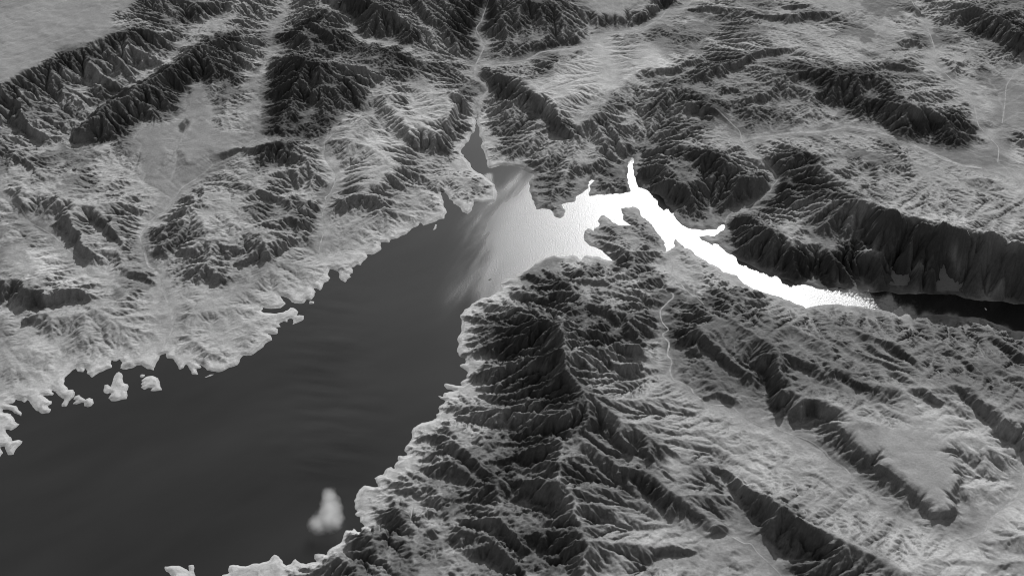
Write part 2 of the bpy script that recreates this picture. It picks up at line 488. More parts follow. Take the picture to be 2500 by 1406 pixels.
G 0,1280,130 200,1230,220 350,1240,310 550,1230,490
G 0,1345,90 300,1310,210 420,1300,323
K 0,200,160 180,210,250 400,200,360 640,250,440
K 660,60,490 450,110,380 300,170,260 160,220,206
K 0,150,90 150,130,160 350,80,280
K 100,240,182 300,220,220 500,220,349
K 0,350,110 250,340,190 350,345,240 500,410,350
K 200,280,220 320,320,250
K 450,440,370 250,520,250 30,610,140
K 30,500,130 200,460,180 370,420,290
K 450,570,410 300,600,300 0,640,150
K 20,615,110 200,600,200 380,570,300
K 420,660,420 250,690,310 0,700,203
K 460,730,450 330,760,350 150,820,220
K 120,880,170 330,885,230 450,950,315
K 130,890,200 300,925,290 420,985,350 590,950,430
K 300,1060,250 420,1080,300 600,1020,390
K 700,1170,455 550,1250,360 400,1280,280 280,1290,230
K 230,1240,240 350,1250,220 450,1220,280
K 660,1290,440 500,1380,330 300,1500,296
J 1470,570,180 1600,650,210 1720,740,240 1850,870,260 1960,1010,290 2050,1090,300 K 300,1080,310 420,1130,340
J 2000,900,190 2050,940,251 K 100,1000,273 200,1100,276
K -60,1050,200 0,1130,240 150,1250,260 300,1390,280 400,1500,290
K -50,970,256 80,960,260 170,1060,290
K 0,1130,180 120,1180,180 230,1220,282
J 1430,320,110 1550,480,180 1700,640,230 1760,665,240 1850,620,250 2050,610,260
J 1240,400,50 1290,470,45 1420,520,70 1500,570,100 1600,630,140 1720,705,180
J 1250,370,50 1330,370,110 1430,380,140 1550,480,180
J 1320,740,60 1450,765,85 1700,780,200
J 1180,680,60 1300,740,100 1430,800,150 1600,960,210
J 1250,620,60 1460,585,160
J 1220,660,50 1400,600,120
J 1300,490,80 1380,460,120 1470,560,110
J 1600,220,80 1750,270,150 1950,270,220
J 1590,230,70 1650,310,80 1780,345,110 2000,330,199
J 1600,420,90 1680,390,170 1710,470,140
J 1700,520,140 1760,460,170 2050,440,230
J 1750,600,150 1900,530,190 2050,490,250
J 1050,800,50 1160,770,90 1300,830,110
J 1010,835,15 1200,830,35 1300,890,70
J 1100,920,140 1250,960,180 1350,1000,200 1340,1100,180
J 1320,980,110 1500,900,170 1600,960,190
J 1350,990,110 1500,1000,130
J 600,1290,110 700,1240,140 900,1130,160 1100,930,160
J 700,1310,150 950,1330,220 1200,1350,240
J 500,1406,110 700,1400,180 1000,1500,250
J 1380,1150,130 1440,1100,130 1500,1100,168
J 1480,1110,170 1530,1045,210 1600,1040,250 1720,1100,290 1900,1250,320 2000,1380,330 2100,1500,340
J 1540,975,250 1700,960,290 1840,970,320 1900,1050,330 1990,1180,340
J 1510,1035,150 1650,1035,190 1760,1090,220 1880,1200,250 1960,1240,260
J 1580,1280,180 1700,1220,240 1800,1230,270
J 1600,1310,160 1750,1320,200 1850,1400,220
K 700,100,480 900,330,390 950,420,370 1130,520,320 1300,700,270 1430,830,230 1560,960,200 1620,1010,190
K 620,400,390 830,540,350 900,620,330 1080,640,310 1220,720,280 1280,800,260
K 960,400,323 1050,540,240 1180,600,268 1320,760,238
K 650,400,350 800,530,309 880,560,260 1100,620,220
K 1000,700,250 1100,850,180 1240,985,165 1290,1015,160 1500,1120,140
K 1280,800,270 1360,900,240 1480,980,200 1600,1020,180
K 500,520,430 620,640,360 700,700,320 820,750,270
K 480,700,450 600,720,400 720,700,350 860,790,300 1000,870,240 1080,850,220 1200,970,190
K 780,680,300 900,740,270 1020,860,221
K 620,940,420 800,930,320 950,960,240
K 650,1000,420 800,1000,300 1000,1000,210 1200,1010,170
K 1560,660,210 1650,760,190 1760,860,150
K 1620,600,130 1680,760,120 1760,900,115 1750,1080,110 1800,1170,108
K 1640,620,190 1760,700,180 1870,770,170
K 1290,0,84 1350,20,86 1440,80,90 1540,180,95 1700,190,100 1800,270,105 1930,350,110 L 260,330,120 420,410,130 600,500,145 670,580,155 770,640,162 830,710,172 960,800,185 1110,830,195
K 1500,130,140 1600,80,160 1700,100,150
K 1640,160,110 1720,180,110
K 1530,1110,130 1680,1105,122 1820,1190,118 1900,1250,116 2040,1370,112 2150,1500,110
K 720,1180,440 900,1230,340 1100,1300,230 1300,1400,160
K 1150,1200,190 1280,1180,200 1460,1200,160
K 1180,1260,150 1320,1290,140 1480,1250,130
K 1500,1250,150 1700,1230,150 1850,1300,120
L 0,690,250 120,780,290 260,870,330 330,900,350 500,1010,360 700,1110,370 880,1190,370 1050,1290,360 1250,1400,360 1500,1550,360
L 0,900,140 150,1060,130 300,1290,122 400,1406,118
L 640,285,285 700,300,295 760,360,300 790,400,300 940,540,305 1040,620,305 1240,770,305 1330,860,305 1400,945,305 1520,935,305 1560,900,300 1530,800,298 1600,700,300 1560,600,300 1500,420,300
L 640,310,250 750,385,256 780,440,263 920,565,268 1030,675,220 1190,775,267 1270,855,256 1385,995,225 1530,1000,220 1620,920,225 1580,820,235 1670,700,240 1620,560,255
L 900,380,300 1100,560,302 1300,760,303 1450,880,304
L 1100,320,300 1300,450,300 1450,650,301 1480,800,302
L 1290,130,270 1400,185,262 1500,205,260
L 1270,60,330 1330,50,345 1430,130,335 1500,190,305
L 1600,40,340 1700,120,350 1790,200,350 1900,270,360 2050,360,370 2300,500,370
L 1560,90,280 1740,265,235 1850,390,225 2050,540,210 2300,650,200
L 850,0,270 950,70,285 1100,100,300 1250,150,300
L 450,210,260 520,130,320 620,160,325 660,185,320 800,260,320 950,310,330
L 440,262,180 540,262,185 620,262,200
L 390,340,125 500,275,170 620,275,220
L 700,0,240 900,120,230 1050,250,270
L 2060,600,155 2040,680,160 2030,780,170 1960,880,180 1870,950,190 1790,1020,195 1780,1080,200 1700,1130,205 1560,1165,210 1480,1120,215
L 1700,380,280 1800,500,270 1900,560,260 1950,620,220
L 1660,600,240 1780,720,215 1900,720,205 2010,750,170
L 1550,820,240 1650,940,215 1800,960,195
L 1740,880,210 1800,830,230 1950,750,220
L 1600,760,260 1750,860,230 1830,940,205
L 1900,1120,260 2050,1060,280 2300,1050,290
L 1870,1200,240 2050,1250,250
L 1500,1290,290 1800,1250,260
L 1800,1400,240 1950,1320,280 2050,1310,290
L 1000,900,195 1100,960,200 1300,1050,205
L 450,930,230 600,900,240 800,920,220 900,930,200
L 470,1000,281 800,1000,240 1100,1100,260
H 0,960,265 100,1000,240 230,1090,290 300,1160,310 330,1220,310 300,1300,300 330,1406,290
L 200,60,130 230,200,125 250,240,125
H 150,1300,130 200,1406,128
H 330,1160,310 500,1240,305 640,1230,290
H 330,1250,288 450,1350,220 L 600,60,210
H 0,870,200 300,960,240 480,1010,255 600,1080,265 720,1180,265 870,1340,280
H 350,1080,215 500,1180,205 650,1320,260
H 420,900,80 600,1010,190 800,1130,240 1000,1210,265 1200,1290,290
H 500,1000,200 650,1090,190 800,1200,200 950,1300,215
H 620,900,70 780,980,170 1000,1060,230 1150,1130,260 1250,1200,280 1380,1330,300
H 750,1050,140 900,1150,160 1110,1220,228
H 1000,1090,187 1100,1190,180 1250,1240,240 1300,1310,261
H 950,900,35 1100,960,130 1250,1050,160
H 1330,1030,170 1430,1090,220 1520,1110,240 1700,1250,290 1800,1330,310
H 1400,1200,170 1500,1200,190 1650,1300,220
H 1530,1040,110 1600,1200,241 1800,1310,230 1950,1380,250
H 1700,950,25 1850,1070,190 2050,1180,260 2300,1300,260
H 1950,1330,270 2050,1350,300
H 1200,950,35 1400,960,45 1480,915,10
E 0,640,150 100,660,170 290,750,190 330,745,190 550,710,170 640,770,110
E 0,420,150 200,440,150 420,500,120
E 0,830,40 100,860,35 300,850,50 550,830,60 700,800,70
E 0,250,170 200,330,140 360,350,110
E 0,60,190 140,130,150 210,250,120 380,340,95 470,430,85 600,550,70 640,630,62 800,650,55 920,640,50 1040,690,38 1140,720,28
E 80,0,240 160,110,220 350,150,190 370,260,140 430,350,90
E 400,20,260 430,100,240 480,200,240 560,300,230 600,420,210 720,470,150 800,520,110
E 430,300,100 520,420,95 600,510,80
E 640,120,240 700,200,230 800,280,220 880,400,160 920,480,110
E 650,230,140 740,330,120 850,420,110
E 700,100,230 830,100,230 930,180,190 1000,280,80
E 920,590,95 980,590,110 1060,650,70
E 1080,380,140 1170,430,150 1200,500,110
E 1090,450,80 1180,490,99
E 1190,310,150 1300,210,220 1380,80,240 1450,150,210
E 1240,400,150 1320,420,170 1450,470,130
E 1250,480,90 1380,500,90
E 1300,200,190 1550,250,190 1700,400,150
E 1520,430,160 1600,390,190 1720,440,140 1660,530,70
E 1340,590,120 1450,520,150 1560,600,160 1600,650,90
E 1310,630,60 1430,690,50 1560,690,50
E 1700,100,190 1800,130,210 1860,250,150
E 1640,550,75 1800,570,60 2050,450,60
E 1670,520,130 1800,480,150 2000,390,180 2050,350,190
E 1800,330,180 1950,300,210 2040,330,200
E 100,900,30 200,1000,25 300,1090,20 420,1100,25 430,1250,5
E 0,820,30 90,900,50 50,1050,60 150,1150,40 350,1180,40
E 150,930,110 300,880,110 430,980,80 600,1100,60 700,1170,30
E 450,950,90 560,880,110 700,850,110 780,880,90 900,1000,70
E 300,980,80 500,1060,50
E 840,690,70 980,700,70 1000,780,45
E 1010,800,35 1100,860,28 1200,900,22
E 1300,900,60 1520,900,50 1700,850,45
E 1300,1050,50 1480,1150,45 1650,1240,30
E 1530,950,15 1520,1050,12 1620,1120,12 1720,1180,3
E 1600,700,45 1750,680,50 1950,620,60
E 1850,980,35 1700,1080,35
F 0,540,60 100,480,117 300,400,115 440,340,40
F 60,460,140 100,390,190 300,330,170 350,310,120
F 280,290,70 380,340,60 480,330,40
F 270,200,140 380,230,160 480,190,110
F 90,0,220 200,50,200 470,90,150 540,140,70
F 120,40,176 220,100,110 260,180,110
F 640,100,110 700,70,170 800,30,200 960,60,170 1000,140,120
F 640,180,70 800,200,60 900,180,65
F 880,200,60 960,140,90 1090,130,60
F 1000,30,80 1200,80,40 1350,100,40
F 750,330,40 830,300,55 930,350,25
F 300,600,40 450,600,40 580,620,12
F 650,540,25 720,580,30
F 820,480,20
F 1300,40,50 1360,130,30
F 1500,60,40 1600,60,35
B 1450,1200,30 1600,1300,40 1700,1350,40
B 1250,1150,50 1450,1100,40
B 1300,1250,45 1400,1350,50 1500,1300,45
S 380,520,470 440,600,430 560,690,380 640,700,340 760,770,300
S 420,680,340 560,800,270 680,850,240 800,920,200
S 330,690,400 420,740,370 500,790,330
S 620,900,300 700,930,290 800,1000,270 900,1090,240 1000,1130,200
S 580,1000,210 680,1050,185 760,1130,165 940,1210,140
S 250,800,430 330,850,390 430,960,330 570,1030,260 640,1020,240 750,1110,190
S 300,780,360 430,880,300 560,980,230
S 960,890,210 1010,950,200 1090,1030,150
S 990,860,200 1080,890,225 1180,960,200 1210,990,212
S 1020,920,140 1090,1020,125
S 940,520,150 1010,500,180 1080,530,180 1110,530,150
S 1000,575,102 1090,585,106
S 910,210,240 1000,290,240 1110,370,225 1200,430,190
S 900,270,150 1000,350,140 1100,440,130 1110,520,118
S 900,340,170 980,400,175 1080,480,160 1110,520,140
S 1190,380,150 1240,480,130 1260,590,126
S 1300,330,320 1320,420,320 1330,520,300
S 1330,330,280 1450,370,290 1500,420,265
S 1330,400,251 1450,430,215
S 1480,370,290 1600,400,310 1720,460,315 1840,500,315 1960,540,320
S 1500,450,235 1650,500,245 1750,570,270
S 1540,150,130 1700,230,190 1800,310,230 1900,350,260 2000,430,290 2150,560,310
S 1640,290,205 1760,350,238 1850,400,215
S 1790,230,180 1860,260,250 1930,320,265 2000,380,275
S 1790,300,160 1900,350,190
S 2050,240,140 2120,260,210 2150,340,250 2200,420,270
S 2190,240,130 2300,340,230 2420,420,270 2480,450,280
S 2330,270,120 2480,380,230
S 2250,370,248 2400,460,210
S 940,1205,150 1000,1160,195 1050,1160,195
S 960,1228,122 1060,1205,122
S 680,1280,200 780,1240,235 900,1280,180
S 700,1330,150 800,1330,138 900,1300,132
S 380,1250,450 560,1300,340 700,1406,260
S 360,1330,393 480,1400,290
S 2380,1240,260 2450,1210,300 2500,1200,310
S 2390,1290,235 2500,1310,240
S 2330,1390,250 2420,1340,300 2500,1320,310
S 1700,1200,300 2000,1260,270 2200,1230,230
S 1300,1040,370 1400,1180,260 1480,1300,190
S 400,330,330 500,250,330 620,270,250 660,340,130
S 380,200,300 500,300,239 640,380,130
S 300,420,413 450,380,260 560,340,240
S 420,420,248 520,390,260 640,360,200
S 430,430,216 560,430,130 640,400,100
P 280,400,420 420,530,290
P 420,350,430 560,470,310
P 560,280,440 680,420,310
P 680,220,450 790,340,340
P 360,240,585 470,330,500 600,420,390
P 520,190,592 600,300,490 700,400,360
P 620,150,596 730,260,480 830,320,370
P 0,430,530 130,580,410 210,640,340
P 70,740,310 160,800,285 180,900,240
P 120,760,230 160,860,215
G 300,0,25 400,30,45 500,15,55 590,40,20
G 320,110,8 420,110,38 480,160,30 500,200,6
S 500,100,230 580,180,230 650,260,180
S 480,160,160 560,230,160 640,300,110
"""
con_s = np.zeros(NY * NX, np.float64)
con_n = np.zeros(NY * NX, np.float64)
r1 = np.random.default_rng(11)
for ln in LINES.strip().splitlines():
    P, hv = parse(ln)
    if len(P) < 2:
        continue
    x, y = unproj(P[:, 0], P[:, 1], hv)
    Q = rough_line(np.stack([x, y, hv], 1), 0.10, r1, False, 3)
    for a, b in zip(Q[:-1], Q[1:]):
        n = max(2, int(np.hypot(*(b - a)[:2]) / 5))
        t = np.linspace(0, 1, n)[:, None]
        S = a + (b - a) * t
        i = np.round((S[:, 0] - X0) / CELL).astype(int)
        j = np.round((S[:, 1] - Y0) / CELL).astype(int)
        ok = (i >= 0) & (i < NX) & (j >= 0) & (j < NY)
        np.add.at(con_s, j[ok] * NX + i[ok], S[ok, 2])
        np.add.at(con_n, j[ok] * NX + i[ok], 1)
con_s = con_s.reshape(NY, NX)
con_n = con_n.reshape(NY, NX)
has = con_n > 0
con_h = np.where(has, con_s / np.maximum(con_n, 1), 0).astype(np.float32)
inland = (~lake)
has &= inland
fixed = has | lake
con_h[lake] = 0.0

def solve(ch, fx):
    """membrane through the crests and valley floors, coarse to fine"""
    ny, nx = ch.shape
    if min(ny, nx) > 24:
        py, px_ = ny % 2, nx % 2
        c = np.pad(np.where(fx, ch, 0), ((0, py), (0, px_)))
        w = np.pad(fx.astype(np.float32), ((0, py), (0, px_)))
        cs = c.reshape(c.shape[0] // 2, 2, -1, 2).sum((1, 3))
        ws = w.reshape(w.shape[0] // 2, 2, -1, 2).sum((1, 3))
        up = solve((cs / np.maximum(ws, 1)).astype(np.float32), ws > 0)
        h = np.repeat(np.repeat(up, 2, 0), 2, 1)[:ny, :nx]
        h = box(h, 1, 1)
        it = 45
    else:
        h = np.full_like(ch, ch[fx].mean() if fx.any() else 0)
        it = 600
    h = np.where(fx, ch, h).astype(np.float32)
    for _ in range(it):
        p = np.pad(h, 1, mode='edge')
        q = 0.25 * (p[2:, 1:-1] + p[:-2, 1:-1] + p[1:-1, 2:] + p[1:-1, :-2])
        h = np.where(fx, ch, q)
    return h

base = solve(con_h, fixed)
base = box(base, 1, 1)

# ------------------------------------------------------------------ soft regions: flat ground, geology (photo outlines dropped onto the ground)
def ground_hit(P, hgt):
    """where the sight line through a photo pixel meets the ground"""
    z = np.zeros(len(P))
    for zt in np.arange(760, -5, -8.0):
        x, y = unproj(P[:, 0], P[:, 1], zt)
        i = np.clip(((x - X0) / CELL).astype(int), 0, NX - 1)
        j = np.clip(((y - Y0) / CELL).astype(int), 0, NY - 1)
        hit = (hgt[j, i] >= zt) & (z == 0)
        z = np.where(hit, zt, z)
    x, y = unproj(P[:, 0], P[:, 1], z)
    return np.stack([x, y, z], 1)

def region(s, blur=4, hgt=None):
    P, _ = parse(s)
    Q = ground_hit(P, base if hgt is None else hgt)
    R = rough_line(Q[:, :2], 0.12, r1, True, 2)
    m = poly_mask(R)
    p = 2 * blur + 3
    i0, j0 = (max(0, int((R[:, k].min() - (X0, Y0)[k]) / CELL) - p) for k in (0, 1))
    i1, j1 = (max(1, int((R[:, k].max() - (X0, Y0)[k]) / CELL) + p) for k in (0, 1))
    out = np.zeros((NY, NX), np.float32)
    out[j0:j1, i0:i1] = box(m[j0:j1, i0:i1].astype(np.float32), blur, 2)
    return out

FLAT = [
 "A -900,-400 1150,-400 990,0 850,85 780,240 660,310 430,335 300,440 100,560 0,600 -900,700",
 "A 1330,600 1420,600 1480,700 1500,900 1540,950 1840,990 1870,700 1740,620 1880,540 1910,420 1880,250 1960,150 2050,60 2050,120 1960,230 1930,330 1945,420 1890,500 1870,600 1890,760 1860,960 2000,1000 1700,1110 1400,1300 1300,1406 E 1220,160 1110,230 1060,210 1120,50 1130,0 A 1110,1380 1000,1250 940,1100 960,1000 1010,920 1240,880",
 "D 1850,600 2050,600 2300,600 2300,950 1950,940 1900,1130 2050,1230 1800,1250 1600,1200 1350,1110 1150,1010 900,950 600,970 300,990 100,1040 60,1030 200,965 800,905 1020,935 1200,1020 1400,1080 1600,1090 1780,1040 1830,1000",
 "C 600,930 830,680 800,480 760,400 720,270 850,260 830,330 850,420 860,640 820,720",
 "C -30,490 200,440 350,400 600,360 720,320 850,255 1060,235 1250,130 1400,60 1440,-20 1400,-20 1370,50 1240,60 1150,150 1020,210 700,240 620,345 350,370 250,430",
 "L 640,290 790,400 940,540 1240,770 1400,940 1530,930 1520,800 1590,700 1540,560 1450,400 1250,360 1000,330 850,290",
 "C 690,0 1000,0 960,130 770,120 690,70",
]
flat = np.zeros((NY, NX), np.float32)
for s, k in zip(FLAT, (0.84, 0.86, 0.8, 0.93, 0.93, 0.55, 0.85)):
    flat = np.maximum(flat, k * region(s, 5))

SOFT = [
 (0.5, "S 960,110 1300,60 1900,100 2500,220 2900,300 2900,1600 1300,1600 420,1600 380,1250 340,900 320,700 400,500 300,400 500,450 780,380 860,460 900,300"),
 (0.5, "C 400,560 560,430 780,300 850,270 1200,330 1330,470 1100,530 900,620 600,860 480,800 280,620 160,560"),
 (0.6, "E 0,800 700,800 1100,850 1300,700 1700,680 F 0,560 300,420 700,250 1000,150 1300,0 1420,218 970,435 600,700 300,960 0,1200 E 1100,1300 0,1400"),
 (0.7, "E 0,0 1000,0 1000,650 0,650"),
 (0.6, "B 890,640 1560,640 1400,1000 1100,1220 900,1380 600,1400 560,1000 740,800"),
 (0.85, "D 0,0 1300,0 1650,700 1200,650 900,500 400,440 0,380 C 1450,400 1250,100 1500,0"),
 (0.6, "H 1010,130 1400,240 2050,400 2300,450 2300,-200 D 1900,1200 1500,1200 700,1270 H 700,60"),
 (0.5, "C 690,-60 1100,-60 1000,130 690,100"),
]
soft = np.ones((NY, NX), np.float32)
for v_, s in SOFT:
    soft = np.minimum(soft, 1 - (1 - v_) * region(s, 14))

PATHS = [  # kind, width in metres, label, photo pixels
 ("road", 20, "straight thin highway crossing the pale plain at upper left", "A -300,350 0,215 200,130 400,40 510,0 650,-60"),
 ("dry_wash", 46, "broad pale dry wash winding down between dark mountains to the narrow cove", "B 1640,815 1650,740 1740,650 1720,600 1640,540 1640,480 C -20,470 250,440 350,380 600,350 720,310 710,255 850,240 1050,220 1200,150 1260,70 1400,55 1440,0 1500,-150"),
 ("dry_wash", 26, "pale wash coming from the top into the branching point above the cove", "B 1760,-60 1720,60 1680,170 1640,210 1690,300 1710,340 1670,420 1640,480"),
 ("dry_wash", 30, "pale wash leaving the smooth left basin toward the western shore", "A 1400,1290 1300,1350 E 1190,170 1110,210 1020,320 1000,380 1030,430 1050,520 1060,570 1145,590 1170,680 1150,720 1220,860 1240,1000 1165,1150"),
 ("dry_wash", 24, "dark-edged gravel wash down the far left edge hills", "E 0,60 140,130 210,250 380,340 470,430 600,550 630,630 800,650 920,640"),
 ("dry_wash", 20, "thin pale wash between pale ridges left of the lake arm", "B 640,950 560,1030 570,1150 650,1250 640,1310 600,1400 F 560,70 585,120 540,190 580,260 540,380 520,480"),
 ("dry_wash", 72, "long curving pale wash across the upper right valley", "D 30,1020 150,990 400,955 600,950 800,910 1000,950 1150,1000 1400,1110 1600,1190 1750,1210"),
 ("dry_wash", 26, "pale wash through the dark gorge ending at the small right inlet", "C 1600,780 1780,950 D 30,1020 110,1120 200,1155 220,1210 265,1240 290,1300 240,1340 240,1380 G 1990,20 1930,70 1850,130 1690,195 1668,255"),
 ("dry_wash", 22, "narrow pale wash snaking down the far right hills", "D 1150,-200 1230,0 1350,180 1410,350 1400,430 1500,550 1640,680 1690,760 1720,900 1810,1000 1870,1060 1860,1170"),
 ("dry_wash", 22, "pale wash at the right edge of the upper right basin", "D 2300,300 2050,470 1970,550 1920,620 1910,760 1890,900"),
 ("dry_wash", 22, "tightly winding pale wash through dark hills below the peninsula", "G 1272,500 1300,560 1285,600 1290,640 1320,655 1200,720 1290,750 1310,780 1250,830 1200,880 1215,960 1275,1020 1210,1050 1275,1110 1250,1200 1295,1240 1270,1310 1300,1380 K 1350,20 1440,80 1430,95 1540,180 1620,195 1700,190 1800,270 1930,350 L 250,330 300,370 420,410 540,460 600,500 670,580 770,640 830,710"),
 ("dry_wash", 16, "short pale side wash east of the winding one", "G 1320,655 1400,740 1440,770 1530,830"),
 ("dry_wash", 16, "short pale side wash west of the winding one", "G 1285,1262 1150,1270 1130,1215 1080,1200"),
 ("dry_wash", 16, "thin pale track along the valley at the bottom centre", "K 1520,1115 1590,1040 1680,1105 1820,1190 1850,1175 1900,1250 2040,1370 2150,1500"),
 ("dry_wash", 20, "pale wash bending round the foot of the mesa at right", "L 2060,600 2040,680 2030,780 1960,880 1870,950 1790,1020 1780,1080 1700,1130 1560,1165"),
]
by_, bx_ = np.gradient(box(base, 4, 1), CELL)
soft = soft + (1 - soft) * np.clip((np.hypot(bx_, by_) - 0.36) / 0.25, 0, 1) * 0.8

for v_, s in ((0.3, "L 640,270 700,280 900,330 1500,380 1700,600 1650,950 1550,1060 1380,1060 1000,760 740,500 640,340"),):
    soft = np.minimum(soft, 1 - (1 - v_) * region(s, 8))

path_d = np.full((NY, NX), 400.0, np.float32)
PATHW = []
for kind, wdt, lab, s in PATHS:
    P, _ = parse(s)
    L_ = np.concatenate([[0], np.cumsum(np.hypot(*np.diff(P, axis=0).T))])
    t = np.arange(0, L_[-1], 4.0)
    Pd = np.stack([np.interp(t, L_, P[:, 0]), np.interp(t, L_, P[:, 1])], 1)
    for _ in range(1):                       # round the corners
        Pd[1:-1] = (Pd[:-2] + 2 * Pd[1:-1] + Pd[2:]) / 4
    G_ = ground_hit(Pd, base)[:, :2]
    for _ in range(4):
        G_[1:-1] = (G_[:-2] + 2 * G_[1:-1] + G_[2:]) / 4
    PATHW.append(G_)
    line_dist(G_[::3], path_d, 300, False)
lane = np.exp(-(path_d / 75.0) ** 2)

